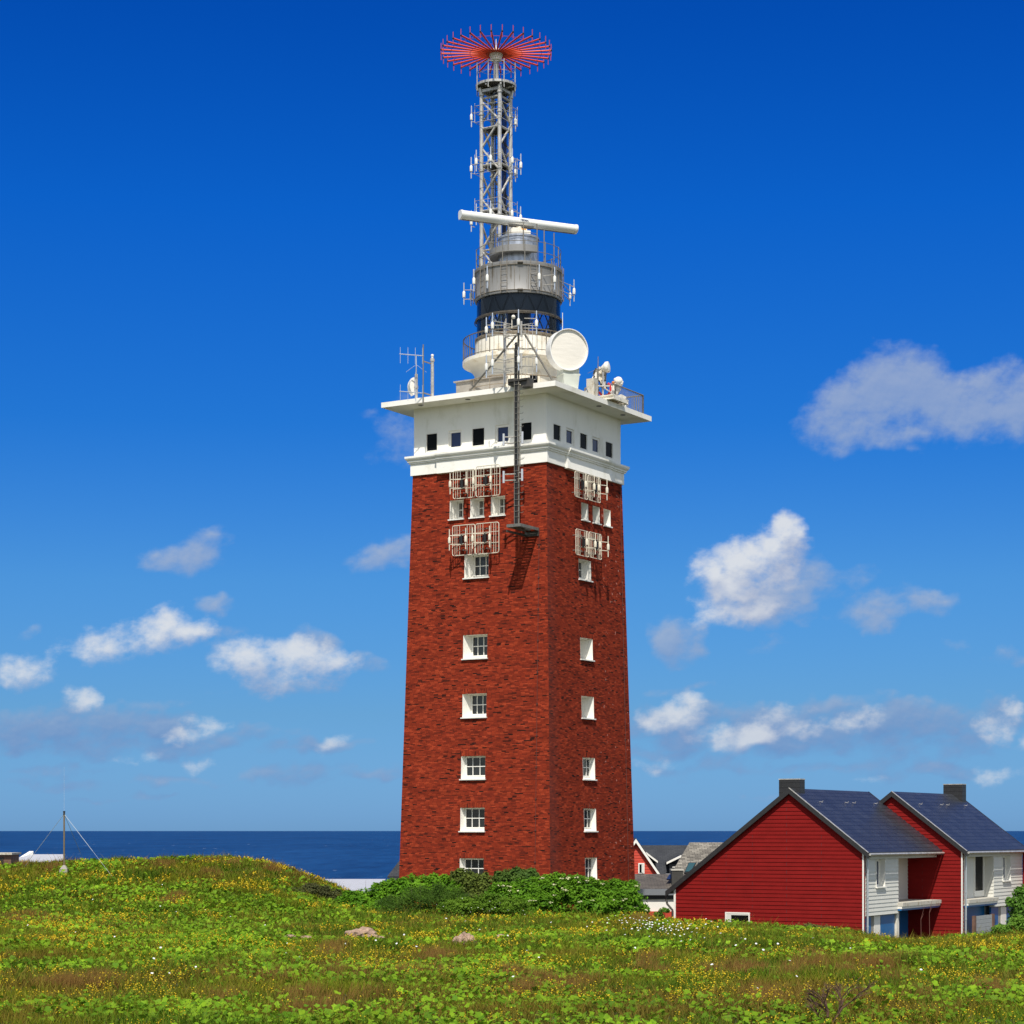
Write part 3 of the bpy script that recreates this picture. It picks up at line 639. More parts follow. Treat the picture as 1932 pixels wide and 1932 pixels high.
def build_lantern_dipoles():
    G = 'dipole antennas round the lantern drum'
    z2 = lambda x, y: ((1450+x*.310559)/1.8256, (600+y*.310559)/1.8256)
    def mnt(t): return T(2.2*math.cos(t), 2.2*math.sin(t), 0)
    lb = {0: 'dipole at the left edge of the metal drum, higher of the overlapping two', 1: 'dipole in front of the left part of the metal drum',
          2: 'dipole in front of the right part of the metal drum', 3: 'dipole just left of the right rim of the metal drum',
          4: 'outermost left dipole standing clear of the lantern drum', 5: 'dipole beside the drum next to the outermost left one',
          6: 'dipole right of the drum, inner of the pair against the sky', 7: 'outermost right dipole clear of the lantern drum'}
    for i, (x, y, d, t) in enumerate(((587, 1180, 101.9, -2.30), (735, 1145, 101.1, -1.85), (1312, 1130, 100.75, -.75), (1483, 1160, 101.2, -.45),
                                     (477, 1330, 103.6, -2.75), (555, 1345, 104.6, 2.7), (1652, 1345, 104.7, .55), (1697, 1295, 103.6, .15))):
        q = z2(x, y); dipole(pix(q[0], q[1], d), mnt(t), lb[i], G)
    # whip beside the dish
    p0 = pix((1450+1570*.310559)/1.8256, (600+1730*.310559)/1.8256, 102.3); w = MB(); w.tube((p0.x, p0.y, 23.3), (p0.x, p0.y, 24.4), .03, 8, .03); w.tube((p0.x, p0.y, 24.4), (p0.x, p0.y, 25.6), .022, 8, .016)
    tag(w.build('whip_antenna', M_WPAINT, origin=(p0.x, p0.y, 23.3)), 'slim white whip antenna rising beside the big round dish', 'antenna')

def build_front_mast():
    lx, ly = 3.12, -5.36; B = T(lx, ly, 14.3)
    o = thing('ladder_mast', 'dark ladder mast on a bracket against the left brick face, reaching past the roof edge', 'mast', (B.x, B.y, 14.3), ANG)
    m = MB(T); m.tube((lx+.07, ly, 14.34), (lx+.07, ly, 23.5), .042, 10); m.build('tube', mat('brown_grey_tube_paint', (.15, .135, .11), .55, .2, var=.4, vscale=4), o, True)
    k = MB(T)
    for i in range(4): k.tube((lx-.11+.032*i, ly-.02, 14.34), (lx-.11+.032*i, ly-.02, 22.9), .026, 6)
    k.path([(lx-.06, ly+.05, 14.6), (lx-.2, ly+.2, 14.36), (lx-.1, ly+.9, 14.34)], .05, 6)
    k.build('cable_bundle', M_BLACK, o)
    r = MB(T); r.tube((lx-.14, ly-.05, 14.34), (lx-.14, ly-.05, 22.6), .014, 6)
    for z in np.arange(14.7, 23, .27): r.tube((lx-.16, ly-.06, z), (lx+.12, ly-.06, z), .012, 5)
    for z in np.arange(14.9, 23, .31): r.tube((lx+.1, ly, z), (lx+.30, ly, z), .010, 5); r.tube((lx+.30, ly, z), (lx+.31, ly, z+.06), .010, 5)
    r.build('rungs', M_GREYP, o)
    for fx, fy in ((.05, -4.75), (4.72, -4.78)):
        s_ = MB(T); s_.tube((lx+.05, ly+.03, 23.35 if fx < 1 else 23.75), (fx, fy, 21.0), .05, 8); s_.build('strut', M_GREYP, o)
    bx = MB(T); bx.boxx(lx-.55, lx-.18, ly+.05, ly+.5, 20.95, 21.25); bx.boxx(lx+.15, lx+.60, ly+.05, ly+.5, 20.80, 21.20); bx.boxx(lx-.5, lx+.5, ly-.07, ly+.03, 21.08, 21.16); bx.boxx(lx-.3, lx+.3, ly+.03, -4.92, 21.02, 21.08)
    bx.build('roof_bracket', M_DARKST, o)
    # bracket platform on the wall
    pf = MB(T); x0, x1, y0 = 2.68, 3.44, -5.62
    yw = -half(14.3)-.005
    pf.boxx(x0, x1, y0, y0+.07, 14.22, 14.36); pf.boxx(x1-.06, x1, y0+.07, yw, 14.22, 14.36); pf.boxx(x0, x0+.06, y0+.07, yw, 14.22, 14.36)
    for y in np.arange(y0+.12, yw, .085): pf.boxx(x0+.06, x1-.06, y, y+.045, 14.30, 14.335)
    pf.boxx(x0+.2, x0+.3, y0+.07, yw, 14.23, 14.29)
    pf.build('bracket_platform', mat('dull_grey_steel', (.15, .145, .13), .7, .2, var=.3, vscale=5), o)
    tr = MB(T); tr.boxx(x0, x1, yw-.06, yw, 13.98, 14.20); tr.boxx(x0-.02, x0+.03, y0, yw-.06, 14.0, 14.10)
    tr.build('bracket_arm', M_DARKST, o)
    # side antennas
    G = 'short tube antennas clamped to the ladder mast'
    z3 = lambda x, y: ((1250+x*.362319)/1.8256, (1000+y*.362319)/1.8256)
    d0 = T(lx, ly, 0).y
    for (x, y, sg, lb) in ((1338, 1420, -1, 'short grey tube antenna left of the ladder mast at window height'), (1515, 1400, 1, 'short grey tube antenna right of the ladder mast at window height'),
                       (1338, 1775, -1, 'short grey tube antenna left of the ladder mast against the brick'), (1513, 1755, 1, 'short grey tube antenna right of the ladder mast against the brick')):
        q = z3(x, y); p = pix(q[0], q[1], d0-.15*sg); a = thing('tube_antenna', lb, 'antenna', p, 0, G)
        t = MB(); t.tube(p+Vector((0, 0, -.28)), p+Vector((0, 0, .28)), .055, 12); t.build('radome', mat('tube_grey', (.55, .56, .58), .4, .3) if 'tube_grey' not in bpy.data.materials else bpy.data.materials['tube_grey'], a, True)
        mp = T(lx+.03*sg, ly, 0)
        for dz in (-.17, .12):
            t = MB(); t.tube(p+Vector((0, 0, dz)), Vector((mp.x, mp.y, p.z+dz)), .03, 6); t.build('bracket_arm', M_STEEL, a)
    G2 = 'dipole antennas on the ladder mast'
    r1 = lambda x, y: ((1650+x*.15528)/1.8256, (1050+y*.15528)/1.8256)
    for (x, y, dd, ml, lb) in ((163, 545, .2, -1.0, 'far left dipole of the upper set before the lantern glass'), (298, 450, -.5, -.75, 'second dipole from the left in the upper set before the glass'),
                           (875, 370, -.35, 0, 'dipole directly on top of the ladder mast'), (1275, 400, -.1, .75, 'right dipole of the upper set before the lantern glass'),
                           (163, 1370, .2, -1.0, 'far left dipole of the lower set before the gallery base'), (298, 1280, -.5, -.75, 'second dipole from the left in the lower set before the gallery'),
                           (878, 1205, -.35, 0, 'dipole on the ladder mast below the gallery edge'), (1277, 1240, -.1, .75, 'right dipole of the lower set, before the small gallery door')):
        q = r1(x, y); p = pix(q[0], q[1], d0+dd)
        mp = T(lx+.02+(.0 if ml == 0 else (.45*ml)), ly+.02, 0); dipole(p, mp, lb, G2)
    cg = MB(T)
    for z in (21.75, 23.25):
        for dz in (0, .42):
            cg.tube((lx-.75, ly+.02, z+dz), (lx+.45, ly+.02, z+dz), .03, 6); cg.tube((lx-.72, ly+.02, z+dz), (lx-.70, ly+.62, z+dz), .02, 6); cg.tube((lx+.4, ly+.02, z+dz), (lx+.75, ly+.5, z+dz), .02, 6)
        for x in (-.72, .2): cg.tube((lx+x, ly+.02, z-.12), (lx+x, ly+.02, z+.62), .05, 8)
        x0, x1 = lx-1.05, lx-.62
        for k in range(6):
            f = k/5; cg.tube((x0+(x1-x0)*f, ly+.5-.5*f, z-.75+.1*f), (x0+(x1-x0)*f, ly+.5-.5*f, z+.75), .014, 5)
        cg.path([(x0, ly+.5, z-.75), (x0, ly+.5, z+.75), (x1, ly, z+.85), (x1, ly, z-.6), (x0, ly+.5, z-.75)], .016, 5)
        for k in range(5): x = lx-.22+.2*k; cg.tube((x, ly+.75, z-.5), (x, ly+.75, z+.65), .012, 5)
        for dz in (-.5, .65): cg.tube((lx-.22, ly+.75, z+dz), (lx+.58, ly+.75, z+dz), .014, 5)
    cg.build('antenna_frame', M_STEEL, o)
    g = MB(T); g.tube((lx-.3, ly, 23.6), (lx-.3, ly, 24.05), .02, 6); g.sphere((lx-.22, ly, 24.12), .095, 12); g.build('beacon_globe', M_CREAM, o, True)

def build_grids():
    G = 'cream grid reflector antennas on the brick faces'
    def grid(face, l0, l1, z0, z1, lb):
        fm = faceL if face == 'L' else faceR
        zm = (z0+z1)/2; hs = half(zm); base = T(*fm((l0+l1)/2, 0, z0, hs))
        o = thing('grid_antenna', lb, 'antenna', base, ANG, G); off = -.34; r = .10
        P = lambda l, d, z: fm(l, d, z, hs)
        m = MB(T)
        pts = []
        for cx, cz, a0 in ((l1-r, z1-r, 0), (l0+r, z1-r, PI/2), (l0+r, z0+r, PI), (l1-r, z0+r, 1.5*PI)):
            for k in range(4): t = a0+PI/2*k/3; pts.append(P(cx+r*math.cos(t), off, cz+r*math.sin(t)))
        m.path(pts+[pts[0]], .020, 6)
        wd = l1-l0
        for f in (.11, .20, .32, .66, .78, .87): m.tube(P(l0+wd*f, off, z0), P(l0+wd*f, off, z1), .0125, 5)
        for f in (.34, .70): m.tube(P(l0, off, z0+(z1-z0)*f), P(l1, off, z0+(z1-z0)*f), .014, 5)
        m.build('reflector_grid', M_GRIDP, o)
        mc = l0+wd*.47
        fb = MB(T); 
        a = [P(mc-.06, off-.04, zm-.22), P(mc+.06, off-.04, zm-.22), P(mc+.06, off-.04, zm+.26), P(mc-.06, off-.04, zm+.26)]
        v = Vector(fm(0, 1, 0, 0))-Vector(fm(0, 0, 0, 0)); fb.prism(a, v*-.12); fb.tube(P(mc-.18, off-.03, zm-.2), P(mc-.18, off-.03, zm+.25), .03, 6)
        fb.build('feed_unit', M_BLACK, o)
        br = MB(T)
        for zz in (z0+.25, z1-.25): br.tube(P(mc, off, zz), P(mc, .0, zz), .03, 6); br.tube(P(mc-.3, off, zz), P(mc-.3, .0, zz), .02, 6); br.tube(P(mc+.4, off, zz), P(mc+.4, .0, zz), .02, 6)
        br.build('wall_bracket', M_GREYP, o)
        for f in ((.07, .80) if face == 'L' else (.26, .93)):
            l = l0+wd*f; dd = off-.42; q = MB(T); q.tube(P(l, dd, zm-.51), P(l, dd, zm+.51), .026, 8); di = q.build('dipole', M_GRIDP, o)
            b = MB(T); c = P(l, dd, 0); b.lathe([(.026, zm-.17), (.066, zm-.165), (.068, zm-.15), (.068, zm+.08), (.03, zm+.145)], 12, (c[0], c[1])); b.build('feed_box', M_GRIDP, di, True)
            for dz in (-.22, .20):
                ar = MB(T); ar.tube(P(l, dd, zm+dz), P(mc, off-.12, zm+dz), .021, 6); ar.tube(P(mc, off-.12, zm+dz), P(mc, off, zm+dz), .03, 6)
                ar.build('arm', M_GRIDP, di)
    for (a, b, c, d, n) in ((-1.21, .045, 16.07, 17.42, 'left of the upper pair above three small windows, on the brighter face'), (.098, 1.43, 16.05, 17.52, 'right of the upper pair above three small windows, on the brighter face'),
                            (-1.21, .06, 13.30, 14.75, 'left of the lower pair above the single window, on the brighter face'), (.10, 1.417, 13.29, 14.75, 'right of the lower pair above the single window, on the brighter face')):
        grid('L', a, b, c, d, 'cream grid antenna, '+n)
    for (a, b, c, d, n) in ((-1.70, -.44, 16.10, 17.32, 'left of the upper pair on the shaded right face'), (-.38, .868, 16.12, 17.33, 'right of the upper pair on the shaded right face'),
                            (-1.727, -.456, 13.30, 14.53, 'left of the lower pair on the shaded right face'), (-.40, .858, 13.32, 14.55, 'right of the lower pair on the shaded right face')):
        grid('R', a, b, c, d, 'cream grid antenna, '+n)

def build_dish():
    c = Vector((2.70, 99.0, 23.0)); yaw = math.radians(22)
    n = Vector((math.sin(yaw), -math.cos(yaw), -.06)).normalized(); u = Vector((math.cos(yaw), math.sin(yaw), 0)); v = n.cross(u)*-1
    o = thing('satellite_dish', 'big round cream drum dish antenna on a pedestal at the roof corner', 'dish', (c.x-.05, c.y+.45, 21), yaw)
    R = .97
    def ring(mb, prof, n_=48):
        a = len(mb.v); m = n_
        for r, d in prof:
            for i in range(m):
                t = 2*PI*i/m; p = c+u*(r*math.cos(t))+v*(r*math.sin(t))+n*d; mb.vert(p)
        for k in range(len(prof)-1):
            for i in range(m): j = (i+1) % m; mb.f.append((a+k*m+i, a+k*m+j, a+(k+1)*m+j, a+(k+1)*m+i))
    s_ = MB(); ring(s_, [(.25, -.95), (.80, -.78), (R, -.50), (R, .07), (R+.02, .07), (R+.02, .11), (R-.015, .11), (R-.015, .0)]); s_.build('shroud', M_DISHSH, o, True)
    f = MB(); ring(f, [(R-.015, .02), (.6, .035), (.0005, .045)]); f.build('face_cover', M_FABRIC, o, True)
    bp = Frame((c.x, c.y+.5, 0), yaw); p = MB(bp)
    p.prism([(-.42, -.38, 21.9), (.42, -.38, 21.9), (.42, .38, 21.9), (-.42, .38, 21.9)], (0, 0, .34)); p.prism([(-.46, -.42, 21.84), (.46, -.42, 21.84), (.46, .42, 21.84), (-.46, .42, 21.84)], (0, 0, .06))
    a = len(p.v)
    for z, e in ((21.0, .34), (21.84, .42)):
        for x, y in ((-e, -e), (e, -e), (e, e), (-e, e)): p.vert((x, y, z))
    for i in range(4): j = (i+1) % 4; p.f.append((a+i, a+j, a+4+j, a+4+i))
    p.build('pedestal', mat('pedestal_paint', (.55, .57, .50), .6, var=.05), o)

def build_roof_gear():
    z3 = lambda x, y: ((1250+x*.362319)/1.8256, (1000+y*.362319)/1.8256)
    # left roof corner: yagi mast, thick post with whip, grey post
    def at(x, s): # point at slab front edge plane for photo column x
        X = (x-966)/F_PX; c, sn = math.cos(-ANG), math.sin(-ANG)
        lx = (X*(TC[1]-s*c)-TC[0]+s*sn)/(c+X*sn); return lx
    lx = at(z3(573, 0)[0], 4.99); p = T(lx, -4.99, 0); d = p.y
    zof = lambda y: (HZ-z3(0, y)[1])/F_PX*d
    y = thing('yagi_mast', 'thin pole with two comb-like yagi aerials at the left roof edge', 'antenna', (p.x, p.y, zof(1095)), 0)
    m = MB(); m.tube((p.x, p.y, zof(1095)), (p.x, p.y, zof(515)), .03, 8); m.build('pole', M_GREYP, y)
    sx = 1/ (F_PX/d) * .198462
    for yy in (615, 970):
        a = MB(); z0 = zof(yy+8); L_ = 225*sx; a.tube((p.x+.03, p.y, z0), (p.x-L_, p.y-.15, z0+.06), .022, 6)
        for f in (.03, .33, .64, .96): x_ = p.x-L_*f; a.tube((x_, p.y-.15*f, z0-.39), (x_, p.y-.15*f, z0+.39), .011, 5)
        a.build('yagi_aerial', M_ROD, y)
    lx2 = at(z3(507, 0)[0], 4.6); p2 = T(lx2, -4.6, 0)
    w = thing('whip_post', 'thick steel post with a whip and slanting radials at the left roof edge', 'antenna', (p2.x, p2.y, 21), 0)
    m = MB(); m.tube((p2.x, p2.y, 21), (p2.x, p2.y, 22.25), .075, 12); m.tube((p2.x, p2.y, 21.55), (p2.x, p2.y, 21.68), .10, 12); m.build('post', M_STEEL, w, True)
    m = MB(); m.tube((p2.x, p2.y, 22.25), (p2.x, p2.y, 23.15), .03, 8, .02)
    for t in (0.1, 1.7, 3.2, 4.7): m.tube((p2.x, p2.y, 22.72), (p2.x+.50*math.cos(t), p2.y+.5*math.sin(t), 22.35), .008, 5)
    m.build('whip', M_ROD, w)
    pa = T(lx2-.32, -4.62, 0); an = thing('panel_antenna', 'curved white panel antenna strapped to the thick post', 'antenna', (pa.x, pa.y, 21.1), 0)
    m = MB(); prof = []
    for k in range(9): t = -.95+1.9*k/8; prof.append((.10-.20*(1-(t/.95)**2)*1.0, t*.46))
    fr = Frame((pa.x, pa.y, 21.68), math.radians(25))
    a_ = [(px_, -.17, pz) for px_, pz in prof]+[(.14, -.17, .42), (.14, -.17, -.42)]
    m.prism(a_, (0, .34, 0)); m2 = MB(fr); m2.prism(a_, (0, .34, 0)); m2.build('reflector', M_WPAINT, an)
    m = MB(); m.tube((pa.x+.1, pa.y, 21.62), (p2.x, p2.y, 21.62), .045, 8); m.build('bracket_arm', M_DARKST, an)
    lx3 = at(z3(660, 0)[0], 4.55); p3 = T(lx3, -4.55, 0)
    g = thing('capped_post', 'ribbed grey post with a white dome cap at the left roof edge', 'post', (p3.x, p3.y, 21), 0)
    m = MB(); m.tube((p3.x, p3.y, 21), (p3.x, p3.y, 22.95), .078, 12)
    for z in np.arange(21.1, 22.9, .16): m.tube((p3.x, p3.y, z), (p3.x, p3.y, z+.02), .086, 12)
    m.tube((p3.x, p3.y, 22.78), (p3.x, p3.y, 22.9), .11, 12); m.build('post', M_STEEL, g, True)
    m = MB(); m.tube((p3.x, p3.y, 22.95), (p3.x, p3.y, 23.03), .05, 8); m.sphere((p3.x, p3.y, 23.06), .075, 10); m.build('dome_cap', M_WPAINT, g, True)
    m = MB()
    for z in (22.65, 21.12): m.tube((p3.x, p3.y, z), (p.x, p.y, z+.08), .03, 6)
    m.build('bracket_arm', M_RUST, g)
    # right roof corner
    b = lambda x, y: ((1980+x*.144928)/1.8256, (1220+y*.144928)/1.8256)
    def rp(x, y, dd): q = b(x, y); return pix(q[0], q[1], dd)
    D = 102.3
    k = thing('roof_crane', 'white folded crane boom leaning behind the roof railing', 'crane', (*rp(300, 900, D).xy, 21), 0)
    m = MB(); a = [rp(250, 900, D), rp(390, 600, D), rp(510, 340, D), rp(545, 340, D), rp(545, 560, D), rp(470, 760, D), rp(400, 940, D)]
    m.prism(a, (0.1, .35, 0)); m.build('boom', M_WPAINT, k)
    m = MB(); a = [rp(420, 600, D-.02), rp(455, 500, D-.02), rp(480, 520, D-.02), rp(440, 620, D-.02)]; m.prism(a, (.0, .03, 0)); 
    m.path([rp(510, 330, D-.05), rp(470, 390, D-.05), rp(440, 470, D-.05)], .035, 6); m.build('boom_slot', M_BLACK, k)
    m = MB(); a = [rp(560, 300, D-.1), rp(690, 300, D-.1), rp(740, 420, D-.1), rp(725, 640, D-.1), rp(760, 700, D-.1), rp(750, 820, D-.1), rp(600, 760, D-.1)]; m.prism(a, (.05, .3, 0)); m.build('winch_housing', M_DARKST, k)
    m = MB()
    for x, y0, y1, r in ((590, 300, 640, .05), (625, 320, 700, .035), (672, 400, 480, .10), (672, 530, 620, .10), (700, 650, 800, .09)): m.tube(rp(x, y0, D-.3), rp(x-6, y1, D-.3), r, 8)
    m.build('hydraulic_cylinder', M_CREAM, k)
    m = MB()
    for r, cx, cy in ((.30, 470, 740), (.24, 455, 760), (.18, 470, 730)):
        cpt = rp(cx, cy, D-.35); m.path([cpt+Vector((r*math.cos(t), 0, r*1.1*math.sin(t))) for t in np.linspace(.3, 5.6, 14)], .03, 6)
    m.build('hose_coil', M_BLACK, k)
    ap = thing('aerial_pole', 'brown pole with a white whip and radials before the folded crane', 'antenna', (*rp(535, 960, D-.8).xy, 21), 0)
    m = MB(); q = rp(535, 960, D-.8); m.tube((q.x, q.y, 21.0), (q.x+.02, q.y, 22.62), .045, 8); m.tube((q.x+.03, q.y, 22.62), (q.x+.04, q.y, 23.25), .022, 8, .016)
    for t in (.2, 2.2, 3.3, 4.9): m.tube((q.x+.03, q.y, 22.66), (q.x+.03+.5*math.cos(t), q.y+.5*math.sin(t), 22.42), .008, 5)
    m.build('pole', M_GREYP, ap)
    m = MB(); m.tube((q.x+.28, q.y+.1, 21.0), (q.x+.28, q.y+.1, 22.55), .045, 8); m.tube((q.x+.05, q.y, 21.75), (q.x-.42, q.y-.1, 21.05), .03, 6); m.tube((q.x+.32, q.y, 21.72), (q.x+1.15, q.y-.1, 21.15), .03, 6); m.boxx(q.x-.05, q.x+.6, q.y-.06, q.y+.06, 21.78, 21.84); m.build('stay', M_STEEL, ap)
    sd = thing('drum_antenna', 'small white cone-shaped dish aimed right above the folded crane', 'dish', rp(740, 310, D-.6), 0)
    cpt = rp(735, 315, D-.6); dn = Vector((.93, -.30, .12)).normalized(); m = MB(); m.tube(cpt-dn*.22, cpt+dn*.02, .08, 20, .27); m.tube(cpt+dn*.02, cpt+dn*.16, .27, 20, .27); m.tube(cpt+dn*.16, cpt+dn*.20, .27, 20, .12); m.build('radome', M_WPAINT, sd, True)
    m = MB(); m.tube(cpt-dn*.2, cpt-dn*.5-Vector((0, 0, .1)), .05, 8); m.build('mount', M_STEEL, sd)
    dv = thing('davit_winch', 'white davit with a knobbly pulley head inside the railing corner', 'davit', (*rp(900, 950, 103.6).xy, 21), 0)
    E = 103.6; m = MB(); m.prism([rp(800, 950, E), rp(830, 790, E), rp(880, 720, E), rp(980, 680, E), rp(1040, 740, E), rp(1090, 800, E), rp(1000, 950, E)], (.05, .3, 0)); m.build('frame', M_WPAINT, dv)
    m = MB()
    for x, y, r in ((1035, 640, .22), (965, 605, .09), (1120, 665, .08), (1085, 700, .13), (1000, 700, .13)): q = rp(x, y, E-.1); m.sphere(q, r, 12)
    m.build('pulley_head', M_WPAINT, dv, True)
    m = MB(); m.sphere(rp(910, 675, E-.3), .075, 10); m.tube(rp(910, 675, E-.3), rp(800, 720, E-.3), .012, 5); m.build('hook_ball', M_YEL, dv)
    m = MB(); m.prism([rp(960, 1240, E), rp(960, 1000, E), rp(1100, 950, E), rp(1225, 1010, E), rp(1225, 1250, E)], (.05, .4, 0)); m.build('base_cover', M_WPAINT, dv)
    hs = thing('red_hose', 'bright red hose loop hanging by the folded crane', 'hose', rp(700, 900, D-.5), 0)
    m = MB(); cpt = rp(705, 830, D-.5); m.path([cpt+Vector((.30*math.cos(t), -.05, .34*math.sin(t))) for t in np.linspace(-2.7, 1.0, 14)], .055, 8); m.build('hose', M_RED, hs, True)
    fr = thing('cantilever_frame', 'cream steel beam frame overhanging the right roof edge', 'frame', T(4.9, 1.9, 21.0), ANG)
    m = MB(T)
    for y in (.22, 1.72): m.boxx(3.4, 5.25, y-.09, y+.09, 21.02, 21.05); m.boxx(3.4, 5.25, y-.02, y+.02, 21.05, 21.20); m.boxx(3.4, 5.25, y-.09, y+.09, 21.20, 21.23)
    m.build('beam', M_CREAM, fr)
    m = MB(T); m.boxx(5.10, 5.24, .31, 1.63, 21.04, 21.22); m.boxx(4.6, 4.68, .31, 1.63, 21.06, 21.2); m.build('cross_beam', M_CREAM, fr)
    m = MB(T); m.boxx(3.5, 5.05, .32, 1.62, 21.16, 21.19); m.build('deck_plate', M_CREAM, fr)

# ------------------------------------------------------------------ houses
def siding(mb, rows, fn):
    """lapped boards; rows: list of (z0, z1, u0a, u1a, u0b, u1b); fn(u, out, z) -> point"""
    for z0, z1, a0, a1, b0, b1 in rows:
        if a1-a0 < .02 and b1-b0 < .02: continue
        lo, hi = .030, .006
        mb.face([fn(a0, lo, z0), fn(a1, lo, z0), fn(b1, hi, z1), fn(b0, hi, z1)])
        mb.face([fn(a0, 0, z0), fn(a1, 0, z0), fn(a1, lo, z0), fn(a0, lo, z0)])
        mb.face([fn(a0, 0, z0), fn(a0, lo, z0), fn(b0, hi, z1), fn(b0, 0, z1)]); mb.face([fn(a1, lo, z0), fn(a1, 0, z0), fn(b1, 0, z1), fn(b1, hi, z1)])
NX, PITCH = 9.9, .775
RX, RZ = -3.70, 1.98
def roofz(x): return RZ-abs(x-RX)*.765
def build_house(ox, oy, label, recess, chim, gable_window, rd, door, third_house_wall=False, length=10.3, group='red gabled houses behind the meadow'):
    H = Frame((ox, oy, 0), ANG); B = -6.6
    o = thing('red_gabled_house', label, 'house', (ox, oy, B), ANG, group)
    # gable boards
    bw = .19; mb = MB(H); rows = []
    z = -5.9
    def ext(zz):
        if zz > RZ-.12: return (RX, RX)
        d = (RZ-.10-zz)/.765; return (max(-NX, RX-d), min(0, RX+d))
    while z < RZ-.15:
        z1 = min(z+bw, RZ-.12); a = ext(z); b = ext(z1); rows.append((z, z1, *a, *b)); z += bw
    siding(mb, rows, lambda u, d, zz: (u, -d, zz))
    mb.boxx(-.02, .0, 0, .42, -5.9, roofz(.0)-.05) if False else None
    pts = [(-NX, .0, B), (0, .0, B), (0, .0, roofz(0)-.08), (RX, .0, RZ-.08), (-NX, .0, roofz(-NX)-.08)]
    mb.prism([(p[0], p[1]+.004, p[2]) for p in pts], (0, .26, 0))
    mb.build('gable_wall', M_REDSID, o)
    jt = MB(H)
    for k, zz in enumerate(np.arange(-5.9, RZ-.6, bw)):
        for x in ((-2.1, -5.7, -8.4) if k % 2 else (-3.9, -7.1)):
            a, b = ext(zz+bw)
            if a+.1 < x < b-.1: jt.face([(x-.006, -.0315, zz+.01), (x+.006, -.0315, zz+.01), (x+.006, -.0085, zz+bw-.01), (x-.006, -.0085, zz+bw-.01)])
    jt.build('board_joint', M_VERGE, o)
    bk = MB(H); e_ = -rd-.012; pts2 = [(p[0]+(0 if p[0] else e_), .265, p[2]) for p in pts]; pts2[2] = (e_, .265, roofz(e_)-.10)
    bk.prism(pts2, (0, length-.27, 0)); bk.build('rear_wall', M_WSID, o)
    # roof planes with UVs
    th = .14; r0, r1 = -.12, length-.02
    rf = MB(H)
    for xe in (.32, -10.32):
        ze = roofz(xe); L_ = math.hypot(xe-RX, RZ-ze)
        q = [(xe, r0, ze), (xe, r1, ze), (RX, r1, RZ), (RX, r0, RZ)]
        if xe < 0: q = q[::-1]
        u = [(p[1], 0 if p[0] == xe else L_) for p in q]
        rf.face([(p[0], p[1], p[2]+.06) for p in q], u); rf.face([(p[0], p[1], p[2]-th+.06) for p in q][::-1], u)
        for a, b in ((0, 1), (1, 2), (2, 3), (3, 0)):
            pa, pb = q[a], q[b]; rf.face([(pa[0], pa[1], pa[2]-th+.06), (pb[0], pb[1], pb[2]-th+.06), (pb[0], pb[1], pb[2]+.06), (pa[0], pa[1], pa[2]+.06)], [(0, 0), (1, 0), (1, .1), (0, .1)])
    roof = rf.build('roof', M_ROOF, o)
    for t in (1.6, 4.9, 5.9, 8.9):
        hk = MB(H); xx = RX+.9; zz = roofz(xx)+.07; hk.path([(xx-.06, t, zz+.05), (xx+.10, t, zz+.02), (xx+.12, t, zz+.11)], .012, 5)
        hk.build('roof_hook', M_STEEL, roof)
    for xe in (.34, -10.34):
        vg = MB(H); ze = roofz(xe); a = [(xe, r0-.10, ze-.20), (RX, r0-.10, RZ-.20), (RX, r0-.10, RZ+.075), (xe, r0-.10, ze+.075)]; vg.prism(a, (0, .10, 0))
        vg.build('verge_trim', M_VERGE, o)
        if xe > 0: vg = MB(H); vg.prism([(p[0], r1, p[2]) for p in a], (0, .07, 0)); vg.build('verge_trim', M_VERGE, o)
    vm = MB(H)
    ze = roofz(.34); vm.prism([(.34, r0-.115, ze+.06), (RX, r0-.115, RZ+.06), (RX, r0-.115, RZ+.09), (.34, r0-.115, ze+.09)], (0, .12, 0)); vm.build('verge_flashing', M_STEEL, o)
    # eaves, gutter, trim
    gt = MB(H); gt.tube((.40, r0, roofz(.34)-.02), (.40, r1, roofz(.34)-.05), .06, 8); gt.build('gutter', M_STEEL, o)
    dp = MB(H); dp.tube((.12, .30, roofz(.3)-.1), (.12, .30, -6.0), .05, 8)
    for z_ in (-2.0, -3.2, -4.6): dp.tube((.12, .30, z_), (.12, .30, z_+.06), .065, 8)
    dp.path([(.38, .30, roofz(.34)-.05), (.12, .30, roofz(.3)-.25)], .05, 8); dp.build('downpipe', mat('pipe_grey', (.45, .50, .52), .4, .4) if 'pipe_grey' not in bpy.data.materials else bpy.data.materials['pipe_grey'], o)
    cp = MB(H); cp.boxx(-.005, .06, -.065, .0, -6.0, roofz(.06)-.16); cp.build('corner_post', M_WPAINT, o)
    rs = MB(H); siding(rs, [(z0, z0+bw, .0, .26, .0, .26) for z0 in np.arange(-5.9, -1.1, bw)], lambda u, d, zz: (d, u, zz)); rs.build('return_boards', M_REDSID, o)
    cl = MB(H); cl.boxx(-NX-.05, -NX+.05, -.055, .0, -6.0, roofz(-NX)-.12); cl.build('corner_post', M_WPAINT, o)
    dl = MB(H); xe = -10.36; ze = roofz(xe); dl.path([(xe, -.05, ze-.05), (xe, -.06, ze-.35), (xe+.06, -.07, ze-.55), (-NX-.1, -.09, ze-.85), (-NX-.1, -.09, -6.2)], .055, 8); dl.build('dark_downpipe', M_DARKST, o)
    # chimney
    w0, w1, t0, t1, zt = chim; ch = MB(H); ch.boxx(-w1, -w0, t0, t1, -1, zt-.05); c = ch.build('chimney', M_VERGE, o)
